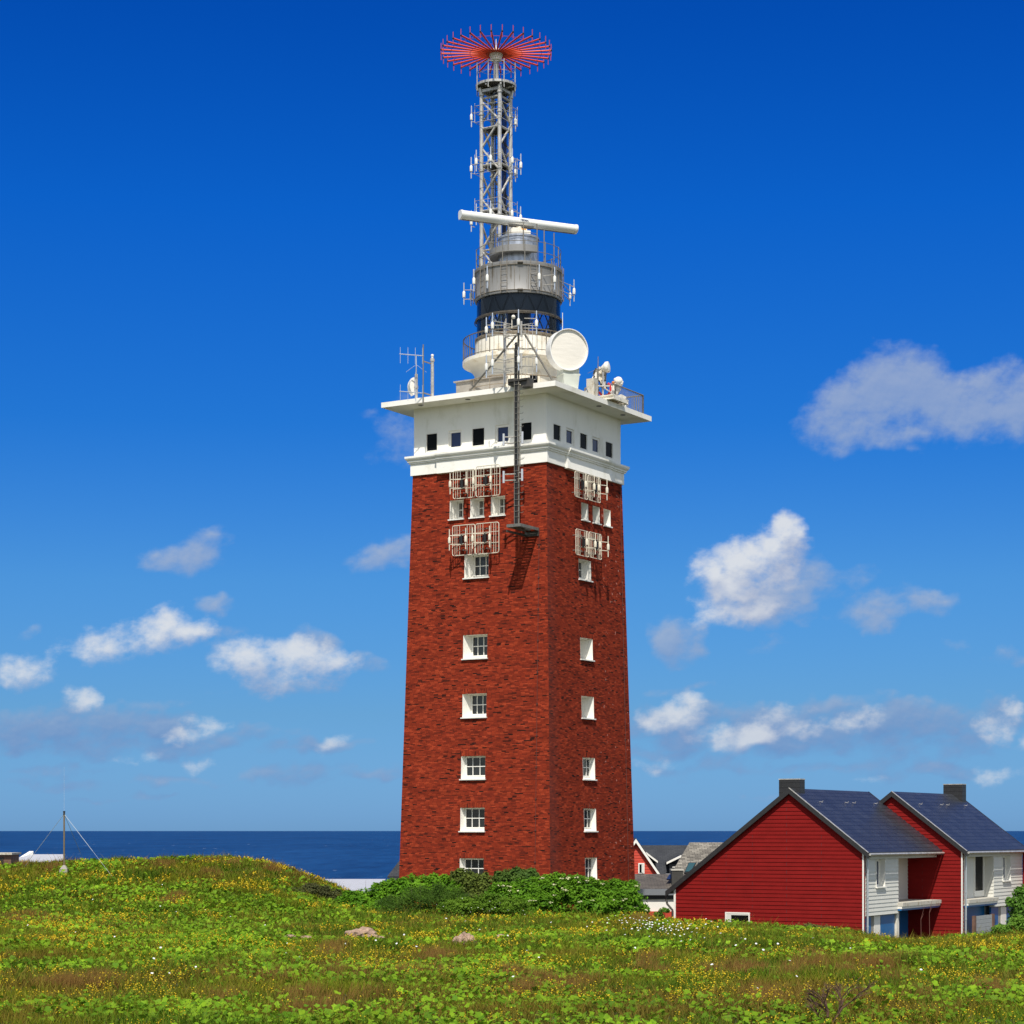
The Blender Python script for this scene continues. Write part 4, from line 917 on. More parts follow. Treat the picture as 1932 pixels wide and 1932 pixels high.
    cc = MB(H); cc.boxx(-w1-.015, -w0+.015, t0-.015, t1+.015, zt-.05, zt); cc.build('cap', M_STEEL, c)
    sl = MB(H)
    for zz in np.arange(zt-1.4, zt-.1, .24): sl.boxx(-w1-.006, -w0+.006, t0-.006, t1+.006, zz, zz+.012)
    sl.build('slate_joint', M_BLACK, c)
    # facade
    fz1 = roofz(.05)-.15; zf = fz1-.33; ra, rb = recess
    fc = MB(H); fc.boxx(.0, .05, .30, length-.1, zf, fz1); fc.build('fascia', M_WSID, o)
    so = MB(H); so.boxx(-rd, -.002, .27, length-.1, zf+.01, zf+.06); so.build('soffit', M_WSID, o)
    segs = [(.33, ra), (rb, length-.06)]; segs = [s_ for s_ in segs if s_[1]-s_[0] > .3]
    for (s0, s1) in segs:
        wa, wb = s0+(s1-s0)*.30, s0+(s1-s0)*.57; wz0, wz1 = -2.71, zf-.02
        wl = MB(H); zz = -4.07
        while zz < zf-.01:
            z1 = min(zz+bw, zf)
            if z1 > wz0+.05:
                siding(wl, [(zz, z1, s0, wa, s0, wa), (zz, z1, wb, s1, wb, s1)], lambda u, d, z_: (d, u, z_))
            else: siding(wl, [(zz, z1, s0, s1, s0, s1)], lambda u, d, z_: (d, u, z_))
            zz += bw
        wl.boxx(-.25 if rd > .6 else -.25, -.002, s0, wa-.001, -4.07, zf); wl.boxx(-.25, -.002, wb+.001, s1, -4.07, zf); wl.boxx(-.25, -.002, wa, wb, -4.07, wz0)
        wl.build('facade_boards', M_WSID, o)
        wn = MB(H)
        wn.boxx(-.3, .05, wb-.03, wb, wz0, wz1); wn.boxx(-.3, .05, wa, wa+.03, wz0, wz1); wn.boxx(-.3, .12, wa-.03, wb+.03, wz0-.06, wz0-.001)
        w = wn.build('window', M_WPAINT, o)
        f = MB(H); f.boxx(-.30, -.24, wa+.031, wa+.12, wz0, wz1); f.boxx(-.30, -.24, wb-.12, wb-.031, wz0, wz1); f.boxx(-.30, -.24, wa+.12, wb-.12, wz0, wz0+.10); f.boxx(-.30, -.24, wa+.12, wb-.12, wz1-.1, wz1); f.build('frame', M_WPAINT, w)
        pn = MB(H); pn.boxx(-.29, -.28, wa+.12, wb-.12, wz0+.1, wz1-.1); pn.build('pane', M_PANEB, w)
        lo = MB(H); x = -.13
        L_ = s1-s0
        for a, b, mm in ((0, .24, M_BLUE), (.34, .52, M_WPAINT), (.54, .97, M_BLUE)):
            q = MB(H); q.boxx(x-.08, x, s0+L_*a, s0+L_*b, B, -4.10); q.build('lower_panel', mm, o)
        q = MB(H); q.boxx(x-.10, x-.02, s0+L_*.24, s0+L_*.34, B, -4.10); q.boxx(x-.10, x-.02, s0+L_*.52, s0+L_*.54, B, -4.10); q.boxx(-.25, -.003, s0, s1, -4.10, -4.075); q.build('lower_post', M_CONC, o)
    # recess
    da, db = (ra+(rb-ra)*f for f in (door or (.30, .62)))
    q = MB(H); siding(q, [(z0, min(z0+bw, zf), ra, da, ra, da) for z0 in np.arange(-3.55, zf-.02, bw)], lambda u, d, z_: (-rd+d, u, z_)); q.build('recess_boards', M_WSID, o)
    q = MB(H); siding(q, [(z0, min(z0+bw, zf), db, rb, db, rb) for z0 in np.arange(-3.55, zf-.02, bw)], lambda u, d, z_: (-rd+d, u, z_)); q.build('recess_boards', M_WSID, o)
    q = MB(H); siding(q, [(z0, min(z0+bw, zf), -rd, -.0, -rd, -.0) for z0 in np.arange(-3.55, zf-.02, bw)], lambda u, d, z_: (u, (rb-d if rb < length-1 else ra+d), z_))
    q.build('recess_side_boards', M_WSID, o)
    dw = MB(H)
    for a, b in ((da, da+.09), (db-.09, db)): dw.boxx(-rd-.05, -rd+.06, a, b, -3.5, zf)
    dw.boxx(-rd-.05, -rd+.06, da+.09, db-.09, -3.5, -3.2); d = dw.build('balcony_door', M_WPAINT, o)
    g = MB(H); g.boxx(-rd-.03, -rd, da+.09, db-.09, -3.2, zf-.02); g.build('pane', M_PANE, d)
    bl = MB(H); bl.boxx(-rd, .30, ra-.12, rb-.02, -3.74, -3.56); bl.build('balcony_slab', M_CONCL, o)
    be = MB(H); be.boxx(-rd+.04, .24, ra-.11, rb-.03, -3.86, -3.745); be.build('balcony_edge', M_WPAINT, o)
    bb = MB(H); bb.boxx(-rd+.04, .20, ra-.10, rb-.04, -3.95, -3.865); bb.build('balcony_soffit', M_BLUE, o)
    lb = MB(H); lb.boxx(-rd-.012, -rd+.05, ra+.35, rb-.05, B, -3.96); lb.build('ground_floor_wall', M_BLUE, o)
    cpl = MB(H); cpl.boxx(-.45, -.05, ra-.05, ra+.28, B, -3.96) if ra > 1 else cpl.boxx(-rd, -.02, ra-.1, ra-.02, B, -3.96); cpl.build('ground_floor_pier', M_CREAM, o)
    if third_house_wall:
        q = MB(H); q.boxx(.02, 1.5, length-.02, length+.25, -6.2, -1.05); q.build('third_house_wall', M_REDSID, o)  # added red wall stands in for the visible edge of a third house
    if gable_window:
        x0, x1, z0, z1 = gable_window; w = MB(H)
        w.boxx(x0, x0+.06, -.08, .0, z0, z1); w.boxx(x1-.06, x1, -.08, .0, z0, z1); w.boxx(x0+.06, x1-.06, -.08, .0, z1-.07, z1); ww = w.build('window', M_WPAINT, o)
        f = MB(H); f.boxx(x0+.06, x0+.32, -.07, -.045, z0, z1-.07); f.boxx(x0+.32, x1-.06, -.07, -.045, z1-.14, z1-.07); f.build('frame', M_WSID, ww)
        p = MB(H); p.boxx(x0+.32, x1-.06, -.06, -.044, z0, z1-.14); p.build('pane', M_PANE, ww)
    return o
def build_houses():
    e = Frame((0, 0, 0), ANG); step = e(1.35, 10.3, 0)
    o1 = Vector((16.62, 98.0, 0)); o2 = o1+step; 
    build_house(o1.x, o1.y, 'nearest dark red boarded house, its whole asymmetric gable facing the meadow', (4.71, 10.25), (3.40, 4.5, .45, 1.05, 2.52), (-7.13, -5.82, -5.6, -4.0), 1.54, None)
    build_house(o2.x, o2.y, 'second dark red boarded house, half hidden by the nearest one, chimney at its far end', (.45, 5.2), (3.1, 4.2, 9.3, 9.95, 2.62), None, .53, (.645, .98), True)
    # grey fence panel before the second house
    H2 = Frame((o2.x, o2.y, 0), ANG); b = H2(.9, .3, -5.6)
    f = thing('fence_panel', 'low grey board fence panel between brown posts before the second house', 'fence', b, ANG)
    p = MB(H2)
    for z in np.arange(-6.0, -4.55, .2): p.boxx(.5, .56, .55, 3.2, z, z+.19)
    p.build('panel', mat('grey_boards', (.30, .31, .31), .8, var=.15, stretch=(1, 1, 6)), f)
    for y in (.25, 3.25):
        q = MB(H2); q.boxx(.46, .60, y, y+.28, -6.2, -4.38); q.build('post', M_BROWNW, f)

def roof_house(name, label, cat, d, eaveL, eaveR, ridgeR, ridgeL, roofm, wallm, depth=6.0, wall_h=3.5, group=None):
    """house whose roof slope faces the camera; points are (x, y) photo pixels at distance d; the ridge lies depth/2 further back"""
    a, b = pix(*eaveL, d), pix(*eaveR, d); c, e = pix(*ridgeR, d+depth/2), pix(*ridgeL, d+depth/2)
    a.z = b.z = (a.z+b.z)/2; c.z = e.z = (c.z+e.z)/2
    o = thing(name, label, cat, (a.x, a.y, a.z-wall_h), 0, group)
    m = MB(); L_ = (e-a).length; wd = (b-a).length
    dl = Vector((0, 0, -.15))
    m.face([a, b, c, e], [(a.x, 0), (b.x, 0), (c.x, L_), (e.x, L_)])
    a2, b2 = Vector((2*e.x-a.x if e.x-a.x > 1 else a.x, a.y+depth, a.z)), Vector((b.x, b.y+depth, b.z)); m.face([b2, a2, e, c], [(b.x, 0), (a.x, 0), (e.x, L_), (c.x, L_)])
    for p, q in ((a, b), (b, c), (c, e), (e, a), (b2, c), (a2, e)): m.face([p+dl, q+dl, q, p], [(0, 0), (1, 0), (1, .1), (0, .1)])
    m.build('roof', roofm, o)
    w = MB(); i = .25; w.prism([(a.x+i, a.y+.03, a.z-wall_h), (b.x-i, b.y+.03, a.z-wall_h), (b.x-i, b.y+depth-i, a.z-wall_h), (a.x+i, a.y+depth-i, a.z-wall_h)], (0, 0, wall_h-.1)); w.build('wall', wallm, o)
    for x in (() if abs(a.x-e.x) > 1 else (max(a.x, e.x)+.05, min(b.x, c.x)-.25)):
        g = MB(); g.prism([(x, a.y+.3, a.z-.1), (x, a.y+depth-.3, a.z-.1), (x, e.y, e.z-.2)], (.2, 0, 0)); g.build('gable', wallm, o)
    return o
def build_background():
    r8 = lambda x, y: ((2150+x*.181159)/1.8256, (2850+y*.181159)/1.8256)
    # brown tiled low house with white wall
    o = roof_house('tiled_house', 'low house with brown tiled roof and white wall between tower and red gable', 'house', 122, r8(60, 1165), r8(1500, 1165), r8(1500, 885), r8(60, 885), M_ROOFB, M_WPAINT, 6, 4.2)
    p = pix(*r8(200, 1165), 121.8); q = pix(*r8(1400, 1165), 121.8)
    g = MB(); g.boxx(p.x-3, q.x, 121.75, 121.97, p.z-.38, p.z-.02); g.build('gutter', mat('zinc', (.30, .31, .32), .45, .6), o)
    g = MB(); g.boxx(p.x-3, q.x, 121.96, 122.025, p.z-.62, p.z-.40); g.build('eaves_board', M_VERGE, o)
    z = pix(*r8(200, 1595), 122).z; g = MB(); g.boxx(p.x-3, q.x, 121.93, 122.025, z-3, z); g.build('brick_plinth', M_REDSID2, o)
    a = pix(*r8(905, 820), 122.5); b = pix(*r8(1120, 1110), 122.5)
    c = MB(); c.boxx(a.x, b.x, 122.5, 123.5, b.z-.3, a.z); ch = c.build('chimney', M_CHIMB, o)
    c = MB(); c.boxx(a.x-.04, b.x+.04, 122.46, 123.54, a.z, a.z+.08); c.build('cap', M_CONCL, ch)
    s_ = [pix(*r8(800, 1000), 122.9), pix(*r8(870, 1000), 122.9), pix(*r8(930, 905), 123.6), pix(*r8(860, 905), 123.6)]
    m = MB(); m.prism(s_, (0, -.12, .06)); m.build('skylight', M_PANEB, o)
    # lichen roof with skylights
    o = roof_house('lichened_roof_house', 'house with patchy lichen-grey tiled roof and skylights behind the red gable', 'house', 134, r8(880, 900), r8(2300, 900), r8(2250, 290), r8(1240, 280), M_ROOFW, M_WPAINT, 8, 5)
    for x0, x1, xt in ((1135, 1260, 1225), (1320, 1480, 1400)):
        s_ = [pix(*r8(x0, 880), 134.1), pix(*r8(x1, 880), 134.1), pix(*r8(xt+150, 680), 135.5), pix(*r8(xt, 680), 135.5)]
        m = MB(); m.prism(s_, (0, -.10, .06)); sk = m.build('skylight', M_VERGE, o)
        cen = sum(s_, Vector())/4; s2 = [cen+(p-cen)*.82+Vector((0, -.12, .075)) for p in s_]
        m = MB(); m.prism(s2, (0, -.02, .012)); m.build('pane', mat('teal_glass', (.02, .07, .08), .05, spec=1) if 'teal_glass' not in bpy.data.materials else bpy.data.materials['teal_glass'], sk)
    # dark slate roof with dormers
    o = roof_house('slate_roof_house', 'long dark slate roof with two small dormers against the sea', 'house', 158, r8(-400, 1000), r8(1500, 1000), r8(1500, 338), r8(-100, 338), M_ROOFD, M_WPAINT, 9, 5)
    for x0, x1, y0, y1, tilt in ((862, 1030, 870, 700, 1), (470, 585, 800, 690, -1)):
        p = pix(*r8(x0, y0), 158.6); q = pix(*r8(x1, y1), 158.6)
        m = MB(); m.boxx(p.x, q.x, 158.6, 162.5, p.z, q.z); dm = m.build('dormer', M_VERGE, o)
        zl, zr = (q.z-.0, q.z+.55) if tilt > 0 else (q.z+.75, q.z+.05)
        m = MB(); m.prism([(p.x-.25, 158.3, zl), (q.x+.2, 158.3, zr), (q.x+.2, 158.3, zr+.16), (p.x-.25, 158.3, zl+.16)], (0, .2, 0)); m.build('dormer_edge', M_WPAINT, dm)
        m = MB(); m.prism([(p.x-.2, 158.5, zl-.02), (q.x+.15, 158.5, zr-.02), (q.x+.15, 158.5, zr+.12), (p.x-.2, 158.5, zl+.12)], (0, 3.6, 0)); m.build('dormer_roof', M_VERGE, dm)
        if tilt > 0: m = MB(); m.boxx(p.x+.22, q.x-.05, 158.55, 158.598, p.z+.5, q.z-.25); m.build('window', M_WPAINT, dm)
    # bright red gable with white bargeboards
    d = 150.; ap = pix(*r8(222, 215), d); rt = pix(*r8(690, 900), d); L_ = rt.x-ap.x; lf = Vector((ap.x-L_, d, rt.z)); bz = rt.z-4
    o = thing('small_gabled_house', 'bright red gabled house with white bargeboards peeping out right of the tower', 'house', (ap.x, d, bz), 0)
    m = MB(); rows = []; z = rt.z-1.2
    while z < ap.z-.3:
        e0 = (ap.z-.2-z)/(ap.z-rt.z)*L_; e1 = (ap.z-.2-z-.2)/(ap.z-rt.z)*L_; e0 = min(e0, L_-.2); e1 = max(0, min(e1, L_-.2)); rows.append((z, z+.2, ap.x-e0, ap.x+e0, ap.x-e1, ap.x+e1)); z += .2
    siding(m, rows, lambda u, dd, zz: (u, d+.3-dd, zz)); m.prism([(lf.x+.3, d+.31, bz), (rt.x-.3, d+.31, bz), (rt.x-.3, d+.31, rt.z), (ap.x, d+.31, ap.z-.2), (lf.x+.3, d+.31, rt.z)], (0, 7, 0)); m.build('wall', M_REDSID2, o)
    m = MB()
    for e in (rt, lf): m.prism([(ap.x, d-.06, ap.z-.28), (e.x, d-.06, e.z-.28), (e.x, d-.06, e.z), (ap.x, d-.06, ap.z)], (0, .06, 0))
    m.build('bargeboard', M_WPAINT, o)
    m = MB()
    for e in (rt, lf):
        q = [(ap.x, d, ap.z+.05), (e.x, d, e.z+.05), (e.x, d+8, e.z+.05), (ap.x, d+8, ap.z+.05)]; m.face(q, [(0, 5), (0, 0), (8, 0), (8, 5)]); m.face([(p[0], p[1], p[2]-.14) for p in q][::-1], [(0, 5), (0, 0), (8, 0), (8, 5)])
    m.build('roof', M_ROOFD, o)
    a = pix(*r8(268, 875), d+.2); b = pix(*r8(385, 678), d+.2); m = MB(); m.boxx(a.x, b.x, d+.18, d+.26, a.z, b.z); w = m.build('window', M_WPAINT, o)
    m = MB(); m.boxx(a.x+.08, b.x-.08, d+.165, d+.178, a.z+.05, b.z-.08); m.build('pane', M_PANE, w)
    m = MB(); m.boxx(a.x+.24, b.x-.09, d+.15, d+.163, a.z+.06, b.z-.09); m.build('curtain', M_WSID, w)
    # white flat roof and slate roof corner left of the tower
    a = pix(585, 1657, 140); b = pix(728, 1657, 140)
    o = thing('flat_roofed_building', 'low building with pale white flat roof left of the tower foot', 'building', (a.x, 140, a.z-5), 0)
    m = MB(); m.prism([(a.x-6, 140, a.z-.25), (b.x, 140, a.z-.25), (b.x, 118, a.z-.9), (a.x-6, 118, a.z-.9)], (0, 0, .2)); m.build('roof', M_WROOF, o)
    m = MB(); m.prism([(a.x-5.8, 139.5, a.z-5), (b.x-.2, 139.5, a.z-5), (b.x-.2, 118.5, a.z-5), (a.x-5.8, 118.5, a.z-5)], (0, 0, 4.05)); m.build('wall', M_WSID, o)
    o = roof_house('grey_roofed_house', 'sliver of a grey slate roof touching the left edge of the tower foot', 'house', 150, (731, 1653), (800, 1653), (800, 1600), (772, 1600), M_ROOFD, M_CONC, 6, 4)
    # white roofed house at the far left
    a = pix(10, 1625, 128); b = pix(120, 1623, 128)
    o = thing('white_roofed_house', 'low house with long white roof behind the grassy crest, far left', 'house', (a.x, 128, a.z-3), 0)
    m = MB(); m.prism([(a.x, 128, a.z-.05), (b.x, 128, a.z-.05), (b.x-.55, 131, a.z+.30), (a.x+1.0, 131, a.z+.30)], (0, 0, .1)); m.build('roof', M_WROOF, o)
    m = MB(); m.prism([(a.x+.1, 128.3, a.z-3), (b.x-.2, 128.3, a.z-3), (b.x-.2, 131, a.z-3), (a.x+.1, 131, a.z-3)], (0, 0, 2.9)); m.build('wall', M_BROWNW, o)
    m = MB(); m.prism([(a.x-.35, 127.9, a.z-.75), (a.x-.1, 127.9, a.z-.75), (a.x+1.05, 130.9, a.z+.35), (a.x+.8, 130.9, a.z+.35)], (0, .1, .25)); m.build('bargeboard', M_WPAINT, o)
    a = pix(-40, 1622, 124); b = pix(24, 1608, 124)
    o = thing('timber_shed', 'weathered brown shed cut by the left picture edge', 'shed', (b.x-.8, 124, a.z-2.5), 0)
    m = MB(); m.boxx(a.x, b.x-.1, 124, 126, a.z-2.5, b.z-.15); m.build('wall', M_BROWNW, o)
    m = MB(); m.boxx(a.x, b.x, 123.8, 126.2, b.z-.15, b.z-.03); m.build('roof', M_CONCL, o)
    m = MB(); m.boxx(b.x-1.0, b.x-.55, 123.97, 124, a.z-.6, b.z-.3); m.build('opening', M_BLACK, o)

def build_guyed_mast():
    g = ground_pix(121, 1649, 84, 103); d = g.y; top = (HZ-1533)/F_PX*d
    o = thing('guyed_pole', 'thin brown aerial pole on a concrete block with pale guy ropes', 'pole', g, 0)
    m = MB(); m.boxx(g.x-.19, g.x+.19, g.y-.19, g.y+.19, g.z-.2, g.z+.24); b = Vector((g.x, g.y, g.z+.24))
    a = len(m.v)
    for z, e in ((.24, .17), (.42, .05)):
        for x, y in ((-e, -e), (e, -e), (e, e), (-e, e)): m.vert((g.x+x, g.y+y, g.z+z))
    for i in range(4): j = (i+1) % 4; m.f.append((a+i, a+j, a+4+j, a+4+i))
    m.build('concrete_block', M_CONC, o)
    m = MB(); m.tube((g.x, g.y, g.z+.3), (g.x, g.y, top), .040, 10); m.build('pole', M_BRASSP, o, True)
    m = MB(); m.tube((g.x, g.y, top), (g.x, g.y, top+.07), .055, 10); m.tube((g.x, g.y, top-.10), (g.x, g.y, top-.04), .05, 10); m.build('top_fitting', M_BLACK, o)
    m = MB(); m.tube((g.x, g.y, top+.07), (g.x, g.y, top+2.2), .006, 5, .003); m.build('whip', M_ROD, o)
    t0 = Vector((g.x, g.y, top-.07))
    for (x, y, dd, r) in ((66, 1609, 1.5, .011), (175, 1606, -.8, .011), (152, 1610, 6, .010)):
        q = pix(x, y, d+dd); e_ = t0+(q-t0)*1.0
        m = MB(); m.tube(t0, e_, r, 5)
        # thin wire on to its ground anchor
        dirv = (q-t0); k = 1.0
        while k < 4:
            p = t0+dirv*k
            if p.z < gz(p.x, p.y): break
            k += .05
        m.tube(e_, t0+dirv*k, .006, 5); m.build('guy_rope', M_CABLE, o)

# ------------------------------------------------------------------ vegetation
def col_mesh(name, V, Fq, C, material, parent=None, origin=None):
    """V (n,3), Fq list of face index arrays (k,m), C (n,3) colours"""
    M = rootmat(parent) if parent else Matrix.Translation(origin or (0, 0, 0)); inv = np.array(M.inverted())
    V = V@inv[:3, :3].T+inv[:3, 3]
    me = bpy.data.meshes.new(name); nl = sum(f.size for f in Fq); nf = sum(len(f) for f in Fq)
    me.vertices.add(len(V)); me.vertices.foreach_set('co', V.astype(np.float32).ravel()); me.loops.add(nl); me.polygons.add(nf)
    me.loops.foreach_set('vertex_index', np.concatenate([f.ravel() for f in Fq]).astype(np.int32))
    tot = np.concatenate([np.full(len(f), f.shape[1]) for f in Fq]); st = np.concatenate([[0], np.cumsum(tot)[:-1]])
    me.polygons.foreach_set('loop_start', st.astype(np.int32)); me.update(calc_edges=True)
    a = me.color_attributes.new('Col', 'FLOAT_COLOR', 'POINT'); a.data.foreach_set('color', np.concatenate([C, np.ones((len(C), 1))], 1).astype(np.float32).ravel())
    me.materials.append(material); o = bpy.data.objects.new(name, me); COL.objects.link(o)
    if parent: o.parent = parent
    elif origin: o.location = origin
    return o
def lerp(a, b, t): return a+(b-a)*t
def rand_pts(n, y0, y1):
    # even density over the wedge the photograph sees
    u = RNG.random(n*2); Y = y0+(y1-y0)*u; keep = RNG.random(n*2) < (Y*.27+2)/(y1*.27+2); Y = Y[keep][:n]
    X = (RNG.random(len(Y))*2-1)*(Y*.262+1.5); return X, Y
def veg_ok(X, Y):
    px = 966+F_PX*X/Y
    return np.where(px < 700, Y < 107, np.where(px < 1180, Y < 97, Y < 92.5))
LEAFP = [(430, 1735, 110, 50, .30), (250, 1745, 230, 40, .16), (130, 1700, 150, 35, .10), (480, 1790, 120, 30, .14), (300, 1925, 330, 26, .20), (1000, 1935, 400, 18, .16), (1650, 1935, 350, 18, .16), (870, 1800, 130, 30, .10), (1100, 1792, 90, 22, .14), (720, 1835, 170, 35, .14), (1880, 1800, 60, 30, .14), (1000, 1860, 260, 22, .06), (600, 1715, 90, 18, .12), (1350, 1775, 330, 22, -.05), (1500, 1850, 330, 35, -.12), (300, 1868, 330, 22, -.16), (300, 1640, 260, 22, -.14)]
BROWNP = [(200, 1862, 300, 24, .15), (520, 1905, 120, 16, .10), (1000, 1885, 330, 20, .10), (1500, 1835, 380, 34, .12), (620, 1803, 50, 16, .14), (1700, 1885, 220, 24, .10), (820, 1812, 70, 18, .16), (60, 1740, 45, 22, .12), (330, 1700, 40, 16, .12), (40, 1628, 70, 14, .20), (1350, 1772, 350, 24, -.16), (980, 1762, 200, 20, -.10), (430, 1735, 140, 50, -.10)]
YELP = [(1120, 1778, 34, 16, .26), (140, 1745, 190, 34, .12), (300, 1868, 320, 20, .14), (1300, 1862, 320, 28, .12), (1500, 1882, 260, 30, .12), (1800, 1845, 160, 30, .10), (1270, 1845, 110, 12, .14), (470, 1860, 160, 20, .10), (560, 1665, 130, 22, .02), (1300, 1742, 90, 12, .12), (700, 1770, 60, 14, .10), (1350, 1775, 300, 18, -.10), (430, 1735, 120, 50, -.14), (250, 1640, 260, 18, -.05)]
def patches(X, Y, lst):
    Z = ground_h(X, Y)+.15; px = 966+F_PX*X/Y; py = HZ-F_PX*Z/Y; t = 0
    wx = (fbm(X, Y, 2.5, 91)-.5)*90; wy = (fbm(X, Y, 2.5, 92)-.5)*36
    for (x, y, rx, ry, w) in lst: t = t+w*np.exp(-(((px+wx-x)/rx)**2+((py+wy-y)/ry)**2))
    return t
def fields(X, Y):
    return fbm(X, Y, 3.5, 21)*.8+.055+patches(X, Y, BROWNP), fbm(X, Y, 4.0, 33)*.8+.07+patches(X, Y, LEAFP), fbm(X, Y, 3.0, 47)*.8+.06+patches(X, Y, YELP)
def make_grass():
    X, Y = rand_pts(760000, 37, 108); k = veg_ok(X, Y); X, Y = X[k], Y[k]; n = len(X)
    cx = np.round(X/.33)*.33; cy = np.round(Y/.33)*.33                    # tufting
    pull = RNG.random(n)*.6; X = lerp(X, cx+(vnoise(cx, cy, .4, 2)-.5)*.4, pull); Y = lerp(Y, cy+(vnoise(cx, cy, .4, 4)-.5)*.4, pull)
    Z = ground_h(X, Y)-.02; br, lf, ye = fields(X, Y)
    hn = vnoise(X, Y, .9, 8)
    h = (.13+.24*hn)*(.6+.8*RNG.random(n)); tall = (RNG.random(n) < .05); h = np.where(tall, h*1.7, h)
    w = (.007+.008*RNG.random(n))*(Y/55); w = np.where(tall, w*.55, w)
    g1 = np.array([.135, .205, .012]); g2 = np.array([.055, .115, .008]); b1 = np.array([.26, .165, .030]); b2 = np.array([.155, .075, .020]); yg = np.array([.235, .235, .014])
    t = sstep(.46, .66, br+(RNG.random(n)-.5)*.22+.28*(vnoise(X, Y, .8, 75)-.5))[:, None]; r = RNG.random(n)[:, None]
    green = lerp(g2, g1, r)*(.75+.5*vnoise(X, Y, 1.7, 12))[:, None]; green = lerp(green, yg, (sstep(.45, .62, fbm(X, Y, 3.0, 61))*.55)[:, None])
    brown = lerp(b2, b1, RNG.random(n)[:, None]); c = lerp(green, brown, t*.72); c = np.where(tall[:, None], lerp(c, b1, .6), c)
    a = RNG.random(n)*2*PI; ux, uy = np.cos(a), np.sin(a); la = RNG.random(n)*2*PI; le = h*(.2+.6*RNG.random(n))
    V = np.zeros((n, 5, 3)); P = np.stack([X, Y, Z], 1); u = np.stack([ux*w, uy*w, 0*w], 1); ln = np.stack([np.cos(la)*le, np.sin(la)*le, h], 1)
    mid = P+ln*np.array([.38, .38, .6]); V[:, 0] = P-u; V[:, 1] = P+u; V[:, 2] = mid+u*.75; V[:, 3] = mid-u*.75; V[:, 4] = P+ln
    i = np.arange(n)[:, None]*5; o = col_mesh('grass', V.reshape(-1, 3), [np.concatenate([i, i+1, i+2, i+3], 1), np.concatenate([i+3, i+2, i+4], 1)], np.repeat(c, 5, 0), M_GRASS)
    tag(o, 'rough green and brown grass covering the meadow', 'grass', kind='stuff')
def make_tufts():
    V = []; F = []; C = []; b = 0
    for (px, py, w_, n) in [(830, 1815, 26, 7), (620, 1803, 16, 5), (60, 1745, 22, 7), (330, 1702, 12, 4), (150, 1868, 40, 8), (1350, 1840, 120, 9), (1560, 1820, 120, 9), (970, 1880, 120, 9), (520, 1905, 70, 6), (1700, 1890, 120, 8), (1790, 1700, 1, 0), (40, 1634, 40, 7), (420, 1640, 90, 5), (1250, 1745, 30, 5), (700, 1850, 200, 8), (1150, 1850, 200, 8)]:
        for _ in range(n):
            g = ground_pix(px+random.gauss(0, w_), py+random.gauss(0, 7), 40, 108); m = 260; r = .16+.16*random.random()
            X = g.x+RNG.normal(0, r, m); Y = g.y+RNG.normal(0, r, m); Z = ground_h(X, Y)-.02; h = (.30+.25*RNG.random(m)); w = .008*g.y/55; a = RNG.random(m)*6.28; le = RNG.normal(.08, .10, (m, 2))
            P = np.stack([X, Y, Z], 1); u = np.stack([np.cos(a)*w, np.sin(a)*w, 0*a], 1); T_ = P+np.stack([le[:, 0], le[:, 1], h], 1)
            v = np.stack([P-u, P+u, T_], 1).reshape(-1, 3); i = np.arange(m)[:, None]*3+b; V.append(v); F.append(np.concatenate([i, i+1, i+2], 1)); b += len(v)
            C.append(np.repeat(lerp(np.array([.15, .075, .022]), np.array([.30, .18, .045]), RNG.random(m)[:, None]), 3, 0))
    o = col_mesh('brown_grass', np.concatenate(V), [np.concatenate(F)], np.concatenate(C), M_GRASS); tag(o, 'reddish brown dry grass tufts dotted over the meadow', 'grass', kind='stuff')
def leaf_fan(P, N_, size, rng, nseg=7, lobes=.22):
    n = len(P); N_ = N_/np.linalg.norm(N_, axis=1, keepdims=True); t = np.stack([rng.random(n)-.5, rng.random(n)-.5, rng.random(n)-.5], 1)
    u = np.cross(N_, t); u /= np.linalg.norm(u, axis=1, keepdims=True); v = np.cross(N_, u); V = np.zeros((n, nseg+1, 3)); V[:, 0] = P-N_*(size*.12)[:, None]
    for k in range(nseg):
        a = 2*PI*k/nseg; r = size*(1-lobes*(k % 2)+.25*(rng.random(n)-.5)); V[:, k+1] = P+u*(r*math.cos(a))[:, None]+v*(r*math.sin(a))[:, None]+N_*(size*.16*(rng.random(n)-.4))[:, None]
    i = np.arange(n)[:, None]*(nseg+1); F = [np.concatenate([i, i+1+k, i+1+(k+1) % nseg], 1) for k in range(nseg)]
    return V.reshape(-1, 3), np.concatenate(F, 0), nseg+1
def make_leaves():
    X, Y = rand_pts(230000, 37, 107); br, lf, ye = fields(X, Y); k = veg_ok(X, Y) & (RNG.random(len(X)) < sstep(.44, .64, lf+.34*(vnoise(X, Y, .55, 71)-.5)+.16*(vnoise(X, Y, 1.6, 72)-.5))*.70+.03); X, Y = X[k], Y[k]; n = len(X)
    s_ = (.033+.075*RNG.random(n)**2)*(.78+.3*Y/80); Z = ground_h(X, Y)+.10+.22*RNG.random(n)
    Nn = np.stack([RNG.normal(0, .55, n), RNG.normal(-.25, .55, n), np.ones(n)], 1)
    V, F, m = leaf_fan(np.stack([X, Y, Z], 1), Nn, s_, RNG, 9, .34)
    c1 = np.array([.235, .385, .018]); c2 = np.array([.085, .19, .010]); c = lerp(c2, c1, RNG.random(n)[:, None])*(.7+.6*vnoise(X, Y, 2.2, 14))[:, None]
    o = col_mesh('leafy_plants', V, [F], np.repeat(c, m, 0), M_LEAF); tag(o, 'bright green round-leaved plants spread over the meadow', 'plants', kind='stuff')
